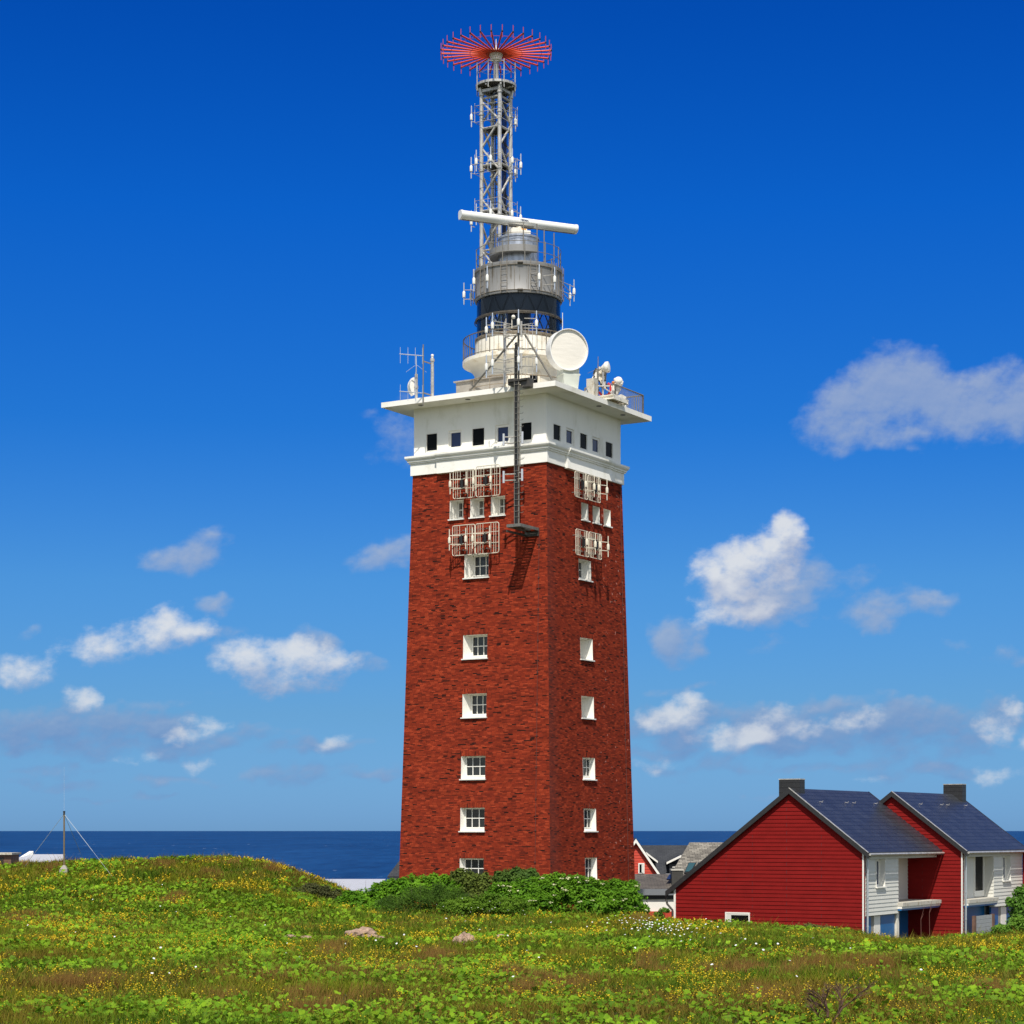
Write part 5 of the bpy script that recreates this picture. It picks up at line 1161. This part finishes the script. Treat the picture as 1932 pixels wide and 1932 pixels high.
def make_flowers():
    X, Y = rand_pts(150000, 37, 106); br, lf, ye = fields(X, Y); k = veg_ok(X, Y) & (RNG.random(len(X)) < sstep(.56, .74, ye+.70*(vnoise(X, Y, .8, 73)-.5))*.42+.002); X, Y = X[k], Y[k]; n = len(X)
    V = []; F = []; C = []; b = 0; Zg = ground_h(X, Y); h = .20+.22*RNG.random(n)
    for j in range(4):
        P = np.stack([X+RNG.normal(0, .03, n), Y+RNG.normal(0, .03, n), Zg+h-j*.045], 1); s_ = (.015+.013*RNG.random(n))*(Y/60)
        Nn = np.stack([RNG.normal(0, .8, n), RNG.normal(-.3, .8, n), np.ones(n)], 1); v, f, m = leaf_fan(P, Nn, s_, RNG, 5, .1)
        V.append(v); F.append(f+b); b += len(v); c = lerp(np.array([.46, .29, .010]), np.array([.60, .46, .03]), RNG.random(n)[:, None]); C.append(np.repeat(c, m, 0))
    o = col_mesh('yellow_flowers', np.concatenate(V), [np.concatenate(F)], np.concatenate(C), M_PETAL); tag(o, 'yellow flower sprays scattered in bands through the meadow', 'flowers', kind='stuff')
    pts = []
    for (px, py, sx, sy, cnt) in ((1215, 1752, 22, 9, 30), (1265, 1764, 30, 6, 46), (1160, 1748, 30, 8, 14), (1180, 1742, 60, 14, 20), (1420, 1790, 90, 12, 10), (1330, 1752, 40, 8, 10), (600, 1790, 200, 40, 16), (200, 1740, 140, 40, 12), (1000, 1795, 160, 30, 8), (1500, 1850, 200, 30, 6)):
        for _ in range(cnt): g = ground_pix(px+random.gauss(0, sx), py+random.gauss(0, sy)+6, 40, 104); pts.append((g.x, g.y, g.z+.30+.1*random.random()))
    P = np.array(pts); n = len(P); v, f, m = leaf_fan(P, np.stack([RNG.normal(0, .4, n), RNG.normal(-.5, .3, n), np.ones(n)], 1), .024+.018*RNG.random(n), RNG, 7, .1)
    o = col_mesh('white_flowers', v, [f], np.full((len(v), 3), .78), M_PETAL); tag(o, 'small white daisy-like flowers dotted in the meadow', 'flowers', kind='stuff')

def bush(name, label, cat, base, lobes, nleaf, ls, c_lo, c_hi, parts='crown', umbels=0, blossoms=0, group=None, narrow=.55, stems=8, up=.55):
    """lobes: (dx, dy, z, rx, ry, rz) about the base"""
    base = Vector(base); o = thing(name, label, cat, base, 0, group); rng = np.random.default_rng(len(bpy.data.objects))
    sub = []
    for l in lobes:                                   # smaller leafy shoots breaking the outline
        for _ in range(6):
            t = random.uniform(0, 2*PI); e = random.uniform(-.1, 1.2); d = (math.cos(t)*math.cos(e), math.sin(t)*math.cos(e), math.sin(e)); k = random.uniform(.22, .40)
            sub.append((l[0]+d[0]*l[3]*.92, l[1]+d[1]*l[4]*.92, l[2]+d[2]*l[5]*.92, l[3]*k, l[4]*k, l[5]*k*1.1))
    lobes = list(lobes)+sub
    vol = np.array([l[3]*l[4]+l[3]*l[5]+l[4]*l[5] for l in lobes]); cnt = (vol/vol.sum()*nleaf*1.9).astype(int); P = []; Nn = []; tops = []
    for l, c in zip(lobes, cnt):
        d = rng.normal(size=(c, 3)); d /= np.linalg.norm(d, axis=1, keepdims=True); d[:, 2] = np.where(d[:, 2] < -.45, -d[:, 2], d[:, 2])
        bumpy = .70+.55*vnoise(d[:, 0]*2.2+l[0]*3+7, d[:, 2]*2.2+d[:, 1]*1.7+l[1]*5+3, .55, 5)
        r = (1-.62*rng.random(c)**1.3)*bumpy
        q = d*r[:, None]*np.array(l[3:6])+np.array([base.x+l[0], base.y+l[1], base.z+l[2]]); P.append(q); Nn.append(d*.6+np.array([0, -.15, up])+rng.normal(0, .42, (c, 3)))
    P = np.concatenate(P); Nn = np.concatenate(Nn); g = ground_h(P[:, 0], P[:, 1]); P[:, 2] = np.maximum(P[:, 2], g+.03+.05*rng.random(len(P))); n = len(P)
    N_ = Nn/np.linalg.norm(Nn, axis=1, keepdims=True); t = rng.normal(size=(n, 3)); u = np.cross(N_, t); u /= np.linalg.norm(u, axis=1, keepdims=True); v = np.cross(N_, u)
    s_ = ls*.86*(.55+.9*rng.random(n)); V = np.zeros((n, 4, 3)); V[:, 0] = P-u*s_[:, None]; V[:, 1] = P+v*(s_*narrow)[:, None]-N_*(s_*.18)[:, None]; V[:, 2] = P+u*s_[:, None]-N_*(s_*.25)[:, None]; V[:, 3] = P-v*(s_*narrow)[:, None]-N_*(s_*.18)[:, None]
    i = np.arange(n)[:, None]*4; F = np.concatenate([np.concatenate([i, i+1, i+2], 1), np.concatenate([i, i+2, i+3], 1)], 0)
    cl = vnoise(P[:, 0]*1.0+P[:, 1]*.7, P[:, 2]*1.3, .45, 17); c = lerp(np.array(c_lo), np.array(c_hi), np.clip(.6*cl+.5*rng.random(n)-.1, 0, 1)[:, None])
    col_mesh(parts, V.reshape(-1, 3), [F], np.repeat(c, 4, 0), M_LEAF, o)
    m = MB()
    for k in range(stems):
        l = lobes[k % len(lobes)]; e = base+Vector((l[0]+random.uniform(-.4, .4)*l[3], l[1]+random.uniform(-.4, .4)*l[4], l[2]+l[5]*random.uniform(.3, .9))); b0 = base+Vector((l[0]*.5+random.uniform(-.15, .15), l[1]*.5, -.1)); md = (b0+e)/2+Vector((random.uniform(-.1, .1), 0, .1)); m.tube(b0, md, .03, 6, .02); m.tube(md, e, .02, 6, .006)
    for k in range(stems):
        l = lobes[k % 4]; e = base+Vector((l[0]+random.uniform(-.8, .8)*l[3], l[1], l[2]+l[5]*random.uniform(1.05, 1.35))); m.tube(Vector((e.x-random.uniform(-.1, .1), e.y, base.z+l[2])), e, .009, 5, .003)
    m.build('stems', M_STEM, o)
    if umbels or blossoms:
        VV = []; FF = []; b = 0; w = umbels+blossoms
        for k in range(w):
            l = lobes[rng.integers(len(lobes))]; d = rng.normal(size=3); d[1] = -abs(d[1])-.25; d[2] = abs(d[2])*1.1 if k < umbels else d[2]*.6; d /= np.linalg.norm(d)
            q = d*1.03*np.array(l[3:6])+np.array([base.x+l[0], base.y+l[1], base.z+l[2]])
            kk = 7 if k < umbels else 1; sp = .05 if k < umbels else 0; PP = q+rng.normal(size=(kk, 3))*np.array([sp, sp, .015]); v_, f_, mm = leaf_fan(PP, np.tile([0, -.45, 1.], (kk, 1))+rng.normal(0, .25, (kk, 3)), np.full(kk, .034 if k < umbels else .024), rng, 6, .1); VV.append(v_); FF.append(f_+b); b += len(v_)
        VV = np.concatenate(VV); col_mesh('blossoms', VV, [np.concatenate(FF)], np.tile([.58, .55, .33] if umbels else [.72, .72, .66], (len(VV), 1)), M_PETAL, o)
    return o
def build_bushes():
    def at(px, d): x = (px-966)/F_PX*d; return (x, d, gz(x, d))
    EL = ((.045, .130, .008), (.165, .33, .020)); DK = ((.038, .082, .012), (.105, .190, .022)); OL = ((.045, .07, .018), (.13, .16, .035)); BR = ((.055, .150, .008), (.19, .38, .020))
    GE = 'shrubs growing at the foot of the tower'
    def w(px): return px/F_PX*92
    bush('scrub_bush', 'small brown-green scrub bush at the right end of the grassy crest', 'shrub', at(590, 94), [(0, 0, .15, .8, .7, .5), (.7, 0, .05, .7, .6, .42), (-.6, .1, .15, .5, .5, .4)], 3600, .055, (.045, .05, .018), (.11, .12, .04), group=GE)
    bush('bright_leafy_bush', 'bright green broad-leaved bush left of the tower foot below the white flat roof', 'shrub', at(715, 92), [(-.9, 0, .45, .9, .8, .6), (.1, .2, .62, .9, .8, .7), (.9, -.1, .72, .8, .7, .7), (-.3, -.7, .25, 1.1, .6, .45)], 7000, .085, *BR, group=GE)
    bush('leafy_bush', 'bright green bush hugging the left corner of the tower base', 'shrub', at(815, 92.5), [(-.8, 0, 1.0, .9, .8, .8), (.3, .1, 1.02, .9, .7, .8), (1.0, 0, .8, .7, .7, .65)], 7000, .085, *BR, group=GE)
    bush('dark_needle_bush', 'dark blue-green fine-needled bush below the bright leafy bushes', 'shrub', at(810, 89.5), [(-1.5, 0, .4, .9, .7, .6), (-.5, 0, .65, 1.0, .8, .75), (.6, .1, .75, 1.0, .8, .8), (1.4, 0, .5, .7, .7, .6)], 14000, .040, *DK, narrow=.3, group=GE)
    bush('maple_bush', 'brownish green bush in front of the lowest tower window', 'shrub', at(893, 92.5), [(-.4, 0, 1.25, .7, .6, .75), (.4, .1, 1.15, .65, .6, .75), (0, -.3, .6, .8, .6, .6)], 5200, .075, (.06, .095, .018), (.16, .20, .035), group=GE)
    bush('dark_crowned_bush', 'tallest dark green bush before the brick, right of the lowest window', 'shrub', at(975, 93), [(-.45, 0, 1.5, .55, .5, .55), (.35, .1, 1.6, .55, .5, .55), (.85, 0, 1.35, .35, .4, .3), (0, 0, 1.0, .9, .6, .7)], 6000, .08, (.03, .075, .014), (.12, .20, .035), group=GE)
    bush('elder_bush', 'elder bush with cream flower umbels before the tower corner', 'shrub', at(1010, 90.5), [(-1.3, 0, .70, 1.0, .8, .75), (-.2, .1, .82, 1.1, .9, .85), (.9, 0, .95, 1.0, .9, .85), (0, -.6, .45, 1.5, .7, .55)], 12000, .085, *EL, umbels=34, group=GE)
    bush('elder_bush', 'biggest elder bush with cream umbels covering the right tower foot', 'shrub', at(1155, 90), [(-1.3, 0, .95, 1.0, .9, .85), (-.2, .1, .80, 1.0, .9, .82), (.6, 0, .80, .85, .9, .82), (-.4, -.6, .4, 1.5, .7, .6), (1.1, -.1, .3, .55, .6, .42)], 14500, .085, *EL, umbels=46, group=GE)
    bush('rose_bush', 'low dull green bush with tiny white blossoms below the elders', 'shrub', at(925, 88.2), [(-1.3, 0, .4, .9, .6, .55), (-.2, 0, .5, 1.0, .6, .6), (.9, 0, .45, .9, .6, .55)], 8000, .055, (.055, .120, .010), (.16, .27, .022), blossoms=40, group=GE)
    bush('elder_sapling', 'small thin elder sapling before the white wall', 'shrub', at(1250, 90), [(-.15, 0, .55, .22, .2, .2), (.1, 0, .78, .2, .2, .14), (.1, 0, .15, .6, .4, .28), (.5, 0, .2, .3, .3, .25)], 1300, .085, (.06, .14, .015), (.17, .30, .035), umbels=2, group=GE)
    bush('bramble_mound', 'low bramble mound at the foot of the nearest red gable', 'shrub', at(1530, 90), [(-.5, 0, .35, .9, .6, .5), (.4, 0, .35, .9, .6, .48), (1.1, 0, .12, .5, .5, .35)], 5000, .05, (.07, .085, .022), (.17, .17, .045), group='shrubs beside the red houses')
    bush('tall_leafy_bush', 'tall leafy bush at the right picture edge before the second house', 'shrub', at(1940, 90), [(0, 0, 1.6, .85, .8, .9), (.5, .1, 1.9, .8, .7, .7), (-.2, 0, .9, .6, .7, .7)], 8000, .075, (.045, .125, .016), (.14, .28, .035), group='shrubs beside the red houses')
    bush('spreading_bush', 'spreading yellow-green bush under the tall one at the right picture edge', 'shrub', at(1925, 86), [(-.7, 0, .15, .6, .6, .42), (.1, -.1, .4, .8, .6, .55), (.9, 0, .6, .8, .7, .65)], 6500, .07, (.07, .16, .018), (.18, .32, .035), group='shrubs beside the red houses')
    # dead shrub in the foreground
    g = ground_pix(1560, 1945, 36, 60); o = thing('dead_shrub', 'bare dead brown shrub at the bottom of the picture', 'shrub', g, 0); m = MB()
    def twig(p, d, L_, r, dep):
        q = p+d*L_; m.tube(p, q, r, 6, r*.7)
        if dep == 0: return
        for _ in range(3 if dep > 1 else 4):
            nd = (d+Vector((random.uniform(-.9, .9), random.uniform(-.6, .6), random.uniform(-.25, .55)))).normalized(); twig(p+d*L_*random.uniform(.5, 1), nd, L_*random.uniform(.55, .85), r*.62, dep-1)
    twig(g+Vector((0, 0, -.05)), Vector((.05, 0, 1)), .42, .034, 4); twig(g+Vector((.03, 0, .0)), Vector((.55, 0, .85)).normalized(), .50, .028, 4); twig(g, Vector((-.5, 0, .8)).normalized(), .32, .020, 3)
    m.build('branches', M_TWIG, o)
    # two reddish dead stems before house two
    for k, (px, py0, py1) in enumerate(((1738, 1752, 1710), (1754, 1745, 1692))):
        d = 88.; a = pix(px, py0+8, d); b = pix(px+6, py1, d); m = MB(); md = (a+b)/2+Vector((-.08, 0, 0)); m.tube(a-Vector((0, 0, .3)), md, .012, 6, .010); m.tube(md, b, .010, 6, .004); m.tube(md, md+Vector((.12, 0, .25)), .009, 5, .004)
        tag(m.build('dead_stalk', mat('red_stalk', (.15, .055, .04), .8) if 'red_stalk' not in bpy.data.materials else bpy.data.materials['red_stalk'], origin=a), ('shorter forked' if k == 0 else 'taller')+' dry reddish stalk before the second red gable', 'plant', 'dry stalks before the second house')
def build_rocks():
    import bmesh
    G = 'boulders lying in the meadow'
    for i, (px, py, w_, h_, nm) in enumerate((a_[0], a_[1], a_[2]*.82, a_[3]*.85, a_[4]) for a_ in ((678, 1778, .62, .34, 'largest pale boulder in the meadow, left of the tower'), (703, 1783, .42, .24, 'smaller boulder touching the right side of the largest one'), (876, 1788, .36, .34, 'rounded boulder below the tower, half in grass'), (950, 1782, .42, .16, 'flat reddish stone below the dark crowned bush'), (573, 1782, .42, .13, 'flat earthy stone farthest left in the meadow'), (548, 1781, .28, .14, 'little reddish stone beside the flat left one'))):
        g = ground_pix(px, py, 45, 100); bm = bmesh.new(); bmesh.ops.create_icosphere(bm, subdivisions=4, radius=1)
        for v in bm.verts:
            c = v.co; n = .25*(math.sin(c.x*3.1+i)*math.cos(c.y*2.7+i*2)+math.sin(c.z*4+i)*.6)+.10*math.sin(c.x*9+i)*math.sin(c.z*8)+random.uniform(-.04, .04); v.co = c*(1+n); v.co.x *= w_; v.co.y *= w_*.7; v.co.z *= h_
        me = bpy.data.meshes.new('boulder'); bm.to_mesh(me); bm.free(); me.materials.append(M_ROCK); o = bpy.data.objects.new('boulder', me); COL.objects.link(o); o.location = g+Vector((0, 0, h_*.35+.12)); tag(o, nm, 'boulder', G)

# ------------------------------------------------------------------ sky, clouds, light, camera
SUN = (-.028, -.690, 1.0)
EXPO = 0.30
SKYS = .10
def sky_colour(nt, vec, tint=True):
    L = nt.links.new; sky = N(nt, 'ShaderNodeTexSky', sky_type='NISHITA'); sky.sun_disc = False; sky.sun_elevation = math.atan2(SUN[2], math.hypot(SUN[0], SUN[1])); sky.sun_rotation = PI-math.atan2(SUN[0], -SUN[1])
    sky.altitude = 0; sky.air_density = 1.0; sky.dust_density = .3; sky.ozone_density = 4.0; L(vec, sky.inputs[0])
    if not tint:                                    # lighting sky: partly clouded, so less saturated
        h = N(nt, 'ShaderNodeHueSaturation'); h.inputs['Saturation'].default_value = .55; L(sky.outputs[0], h.inputs['Color']); return h.outputs[0]
    sp = N(nt, 'ShaderNodeSeparateXYZ'); L(vec, sp.inputs[0]); rp = N(nt, 'ShaderNodeValToRGB')
    L(math_n(nt, 'MULTIPLY', sp.outputs[2], 2.3, clamp=True), rp.inputs[0]); e = rp.color_ramp.elements        # polarising filter: deeper blue with height
    e[0].position = .016; e[0].color = SKYC[0]; e[1].position = 1; e[1].color = SKYC[-1]
    for p, c in zip((.128, .273, .443, .66, .843), SKYC[1:-1]): k = e.new(p); k.color = c
    mul = N(nt, 'ShaderNodeMix', data_type='RGBA', blend_type='MULTIPLY'); L(sky.outputs[0], mul.inputs['A']); L(rp.outputs[0], mul.inputs['B'])
    mul.inputs['Factor'].default_value = 1
    return mul.outputs['Result']
def build_world():
    w = bpy.data.worlds.new('World'); S.world = w; w.use_nodes = True; nt = w.node_tree; L = nt.links.new; nt.nodes.clear()
    out = N(nt, 'ShaderNodeOutputWorld'); bg = N(nt, 'ShaderNodeBackground'); bg.inputs['Strength'].default_value = .11; L(bg.outputs[0], out.inputs[0])
    tc = N(nt, 'ShaderNodeTexCoord'); L(sky_colour(nt, tc.outputs['Generated'], False), bg.inputs[0])
    d = bpy.data.lights.new('sun', 'SUN'); d.energy = 4.2; d.angle = math.radians(.5); d.color = (1, .955, .88); o = bpy.data.objects.new('sun', d); COL.objects.link(o)
    o.rotation_euler = Vector(SUN).to_track_quat('Z', 'Y').to_euler(); o.location = (0, -50, 80)
def build_sky_dome():
    """front sector of the sky, far beyond the horizon; cloud cover fields are per-vertex attributes, detail comes from noise nodes"""
    B = []; G = []                                    # bright heaps and grey veils: (x, y, rx, ry, rot deg, weight)
    B += [(1492, 1000, 31, 36, 0, 1.1), (1462, 1035, 62, 42, 22, 1.1), (1405, 1062, 75, 40, 24, 1.1), (1328, 1085, 38, 38, 0, .95), (1378, 1105, 62, 42, 10, 1.0), (1452, 1080, 60, 40, 0, .75), (1372, 1162, 78, 32, 12, .9), (1440, 1135, 46, 26, 10, .55), (1330, 1140, 40, 26, 0, .6),
          (470, 1240, 70, 48, 8, 1.15), (560, 1248, 100, 45, 8, 1.0), (640, 1235, 60, 30, 0, .8), (300, 1190, 85, 38, 12, .95), (200, 1215, 90, 35, 10, .8), (345, 1180, 60, 28, 0, .7), (45, 1270, 75, 38, 8, .95),
          (148, 1322, 36, 28, 0, .75), (355, 1397, 46, 18, 10, .6), (395, 1365, 42, 17, 8, .42), (248, 1425, 52, 15, 4, .38), (635, 1402, 42, 17, 10, .5), (378, 1458, 28, 11, 0, .30),
          (1262, 1350, 62, 34, 6, .85), (1385, 1386, 70, 24, 6, 1.0), (1480, 1335, 60, 30, 5, .65), (1520, 1370, 50, 28, 0, .8), (1600, 1362, 60, 26, 0, .65), (1305, 1318, 30, 14, 0, .6),
          (1915, 1335, 34, 26, 0, .95), (1880, 1372, 45, 26, 12, .8), (1868, 1458, 46, 20, 8, .62), (1235, 1452, 44, 19, 0, .45), (1925, 1390, 25, 20, 0, .8), (1430, 1392, 40, 14, 5, .8), (1640, 1475, 32, 9, 0, .28)]
    G += [(1690, 745, 110, 80, 20, 1.25), (1610, 785, 100, 62, 10, 1.15), (1780, 770, 130, 70, -4, 1.2), (1900, 760, 100, 75, 0, 1.1), (1700, 820, 120, 42, 0, 1.0), (1905, 700, 40, 40, 0, .8), (1690, 685, 60, 40, 0, .7),
          (1280, 1205, 60, 50, -20, 1.15), (1470, 1120, 85, 55, 0, 1.0), (1530, 1085, 75, 38, -8, .95), (1610, 1080, 45, 28, 0, .55), (1650, 1148, 75, 42, 14, 1.0), (1735, 1130, 70, 32, 0, .85), (1490, 1080, 60, 60, 0, .8),
          (365, 1035, 75, 36, 8, 1.0), (310, 1055, 60, 28, 0, .75), (735, 1045, 80, 36, 10, .9), (760, 815, 70, 60, 20, .5), (405, 1137, 36, 24, 0, .75), (430, 1200, 50, 24, 0, .6), (590, 1208, 45, 24, 0, .9), (700, 1245, 65, 18, -5, .7), (540, 1295, 120, 16, 5, .5),
          (60, 1375, 160, 46, -4, 1.2), (220, 1365, 190, 38, -2, 1.15), (380, 1400, 170, 24, 5, .95), (180, 1410, 150, 28, 4, .95), (290, 1318, 60, 12, 0, .55), (590, 1412, 60, 18, 8, .7), (505, 1415, 35, 18, 0, .55), (530, 1462, 130, 16, 5, .5), (460, 1385, 90, 14, 4, .6), (620, 1470, 90, 10, 4, .4), (250, 1475, 180, 10, 0, .3),
          (1290, 1370, 115, 46, 4, 1.05), (1480, 1375, 190, 48, 2, 1.15), (1660, 1360, 160, 46, -2, 1.15), (1550, 1400, 160, 26, 0, .6), (1830, 1390, 110, 34, 8, .8), (1900, 1360, 60, 40, 0, .7), (1330, 1450, 90, 22, 5, .55), (1480, 1447, 40, 10, 5, .5), (1600, 1452, 50, 12, 0, .5), (1680, 1440, 120, 20, 5, .4), (1815, 1218, 45, 18, -15, .6), (1905, 1238, 40, 16, 0, .5), (1440, 1215, 50, 14, 8, .35), (60, 1190, 40, 10, 0, .3), (1700, 1420, 60, 30, 0, .5), (90, 1410, 150, 20, 3, .8), (620, 1412, 95, 16, 6, .8), (560, 1460, 150, 13, 4, .75), (330, 1472, 120, 9, 2, .65), (130, 1452, 110, 9, 3, .6), (680, 1462, 90, 10, 4, .7), (250, 1505, 150, 7, 0, .5), (1250, 1420, 90, 16, 3, .7), (1340, 1452, 130, 14, 3, .75), (1560, 1448, 150, 12, 2, .7), (1760, 1455, 120, 14, 3, .75), (1480, 1500, 160, 8, 0, .5), (1820, 1405, 130, 30, 5, .9), (1280, 1300, 70, 12, 8, .6), (1580, 1320, 110, 20, 4, .8), (1700, 1330, 70, 16, 2, .8)]
    us = np.concatenate([np.linspace(-1.3, -.31, 16), np.arange(-.30, .3001, .0018), np.linspace(.31, 1.3, 16)]); vs = np.concatenate([[-.004], np.arange(0, .1501, .0013), np.arange(.152, .27, .0025), np.linspace(.28, 1.0, 14)])
    U, V = np.meshgrid(us, vs)
    def nz(x, y, s0, seed, oc=5):
        t = 0; am = 1; tot = 0
        for k in range(oc): t = t+am*vnoise(x+k*1.37, y-k*.71, s0/2**k, seed+k*3); tot += am; am *= .58
        return t/tot
    def field(lst, u, v, stretch, seed, amp):
        wu = u+.016*(nz(u, v, .020, seed, 4)-.5); wv = v+.013*(nz(u, v, .020, seed+40, 4)-.5); acc = np.full(u.shape, -3.0); SC = 1.27 if lst is B else 1.14
        for (x, y_, rx, ry, rot, wt) in lst:
            c, s_ = math.cos(math.radians(rot)), math.sin(math.radians(rot)); dx = wu-(x-966)/F_PX; dy = wv-(HZ-y_)/F_PX
            q = ((dx*c+dy*s_)/(rx/F_PX*SC))**2+((-dx*s_+dy*c)/(ry/F_PX*SC))**2; f = wt-wt*q
            h = np.maximum(.15-np.abs(acc-f), 0)/.15; acc = np.maximum(acc, f)+h**3*.15/6
        return acc+amp*(nz(u, v*stretch, .017, seed+80, 5)-.5)
    f0, g0 = field(B, U, V, 1.1, 200, 1.55), field(G, U, V, 1.7, 400, 1.55); f1, g1 = field(B, U-.0018, V+.0055, 1.1, 200, 1.55), field(G, U-.0018, V+.0055, 1.7, 400, 1.55)
    sh = field(B, U, V, 1.1, 200, 0)-field(B, U-.004, V+.011, 1.1, 200, 0); sh = np.clip(sh, -.7, .7)
    R = 240000.; n = np.sqrt(U*U+1+V*V); P = np.stack([U/n*R, R/n, V/n*R], -1).reshape(-1, 3); nu = len(us); i = (np.arange(len(vs)-1)[:, None]*nu+np.arange(nu-1)[None]).ravel()
    me = bpy.data.meshes.new('sky'); me.from_pydata(P.tolist(), [], np.stack([i, i+1, i+nu+1, i+nu], 1).tolist()); me.polygons.foreach_set('use_smooth', [True]*len(i))
    at = me.color_attributes.new('Cloud', 'FLOAT_COLOR', 'POINT'); at.data.foreach_set('color', np.stack([f0, g0, .55*(f0-f1)+.75*sh, g0-g1], -1).astype(np.float32).ravel())
    m = bpy.data.materials.new('sky'); m.use_nodes = True; nt = m.node_tree; L = nt.links.new; nt.nodes.clear(); out = N(nt, 'ShaderNodeOutputMaterial'); em = N(nt, 'ShaderNodeEmission'); L(em.outputs[0], out.inputs[0]); em.inputs['Strength'].default_value = SKYS
    ge = N(nt, 'ShaderNodeNewGeometry'); nrm = N(nt, 'ShaderNodeVectorMath', operation='NORMALIZE'); L(ge.outputs['Position'], nrm.inputs[0])
    base = sky_colour(nt, nrm.outputs[0])
    a = N(nt, 'ShaderNodeAttribute', attribute_name='Cloud'); sp = N(nt, 'ShaderNodeSeparateColor'); L(a.outputs['Color'], sp.inputs[0])
    mp = N(nt, 'ShaderNodeMapping'); mp.inputs['Scale'].default_value = (1, 1, 1.5); L(nrm.outputs[0], mp.inputs[0])
    n1 = N(nt, 'ShaderNodeTexNoise'); n1.inputs['Scale'].default_value = 170; n1.inputs['Detail'].default_value = 6; n1.inputs['Roughness'].default_value = .62; L(mp.outputs[0], n1.inputs['Vector'])
    off = N(nt, 'ShaderNodeVectorMath', operation='ADD'); L(mp.outputs[0], off.inputs[0]); off.inputs[1].default_value = (-.0006, 0, .0024)
    n2 = N(nt, 'ShaderNodeTexNoise'); n2.inputs['Scale'].default_value = 170; n2.inputs['Detail'].default_value = 6; n2.inputs['Roughness'].default_value = .62; L(off.outputs[0], n2.inputs['Vector'])
    dn = math_n(nt, 'SUBTRACT', n1.outputs['Fac'], .5); dd = math_n(nt, 'SUBTRACT', n1.outputs['Fac'], n2.outputs['Fac'])
    def sm(x, lo, hi):
        n = N(nt, 'ShaderNodeMapRange', interpolation_type='SMOOTHSTEP'); L(x, n.inputs['Value']); n.inputs['From Min'].default_value = lo; n.inputs['From Max'].default_value = hi; return n.outputs['Result']
    db = sm(math_n(nt, 'MULTIPLY_ADD', dn, .95, sp.outputs[0]), .06, 1.15); dg = sm(math_n(nt, 'MULTIPLY_ADD', dn, .75, sp.outputs[1]), .0, 1.15)
    lit = math_n(nt, 'ADD', math_n(nt, 'MULTIPLY_ADD', sp.outputs[2], .75, .58), math_n(nt, 'MULTIPLY', dd, .35), clamp=True)
    ccol = N(nt, 'ShaderNodeMix', data_type='RGBA'); L(lit, ccol.inputs['Factor']); ccol.inputs['A'].default_value = CLC[0]; ccol.inputs['B'].default_value = CLC[1]
    litg = math_n(nt, 'ADD', math_n(nt, 'MULTIPLY_ADD', a.outputs['Alpha'], .40, .42), math_n(nt, 'MULTIPLY', dd, .5), clamp=True)
    gcol = N(nt, 'ShaderNodeMix', data_type='RGBA'); L(litg, gcol.inputs['Factor']); gcol.inputs['A'].default_value = CLC[2]; gcol.inputs['B'].default_value = CLC[3]
    gl = N(nt, 'ShaderNodeMix', data_type='RGBA'); L(litg, gl.inputs['Factor']); gl.inputs['A'].default_value = (1.0, 1.98, 4.2, 1); gl.inputs['B'].default_value = (2.2, 3.1, 4.8, 1)
    sz = N(nt, 'ShaderNodeSeparateXYZ'); L(nrm.outputs[0], sz.inputs[0]); hi = N(nt, 'ShaderNodeMapRange'); L(sz.outputs[2], hi.inputs['Value']); hi.inputs['From Min'].default_value = .045; hi.inputs['From Max'].default_value = .10
    gm = N(nt, 'ShaderNodeMix', data_type='RGBA'); L(hi.outputs['Result'], gm.inputs['Factor']); L(gl.outputs['Result'], gm.inputs['A']); L(gcol.outputs['Result'], gm.inputs['B'])
    m1 = N(nt, 'ShaderNodeMix', data_type='RGBA'); L(math_n(nt, 'MULTIPLY', dg, .76), m1.inputs['Factor']); L(base, m1.inputs['A']); L(gm.outputs['Result'], m1.inputs['B'])
    m2 = N(nt, 'ShaderNodeMix', data_type='RGBA'); L(math_n(nt, 'MULTIPLY', db, math_n(nt, 'MULTIPLY_ADD', hi.outputs['Result'], .20, .74)), m2.inputs['Factor']); L(m1.outputs['Result'], m2.inputs['A']); L(ccol.outputs['Result'], m2.inputs['B'])
    L(m2.outputs['Result'], em.inputs['Color']); m.cycles.emission_sampling = 'NONE'
    me.materials.append(m); o = bpy.data.objects.new('sky', me); COL.objects.link(o); tag(o, kind='structure')
SKYC = [(.200, .432, .95, 1), (.203, .423, .75, 1), (.169, .452, .800, 1), (.058, .378, .866, 1), (.018, .342, .965, 1), (.006, .268, .88, 1), (.006, .23, .85, 1)]
CLC = [(2.4, 3.0, 4.6, 1), (5.9, 6.1, 6.4, 1), (1.9, 2.8, 4.7, 1), (3.3, 3.9, 5.0, 1)]
def build_camera():
    c = bpy.data.cameras.new('camera'); c.sensor_width = 36; c.lens = 36*F_PX/1932; c.clip_end = 600000; c.clip_start = .5; c.shift_y = (HZ-966)/1932
    o = bpy.data.objects.new('camera', c); COL.objects.link(o); o.location = (0, 0, 0); o.rotation_euler = (PI/2, 0, 0); S.camera = o

build_world(); build_sky_dome(); build_camera(); make_ground(); make_sea()
build_lighthouse(); build_pipe_mast(); build_radar(); build_lantern_dipoles(); build_front_mast(); build_grids(); build_dish(); build_roof_gear()
build_houses(); build_background(); build_guyed_mast(); make_grass(); make_tufts(); make_leaves(); make_flowers(); build_bushes(); build_rocks()
S.view_settings.view_transform = 'Standard'; S.view_settings.look = 'None'; S.view_settings.exposure = EXPO; S.view_settings.gamma = 1
S.cycles.max_bounces = 8; S.cycles.transparent_max_bounces = 12
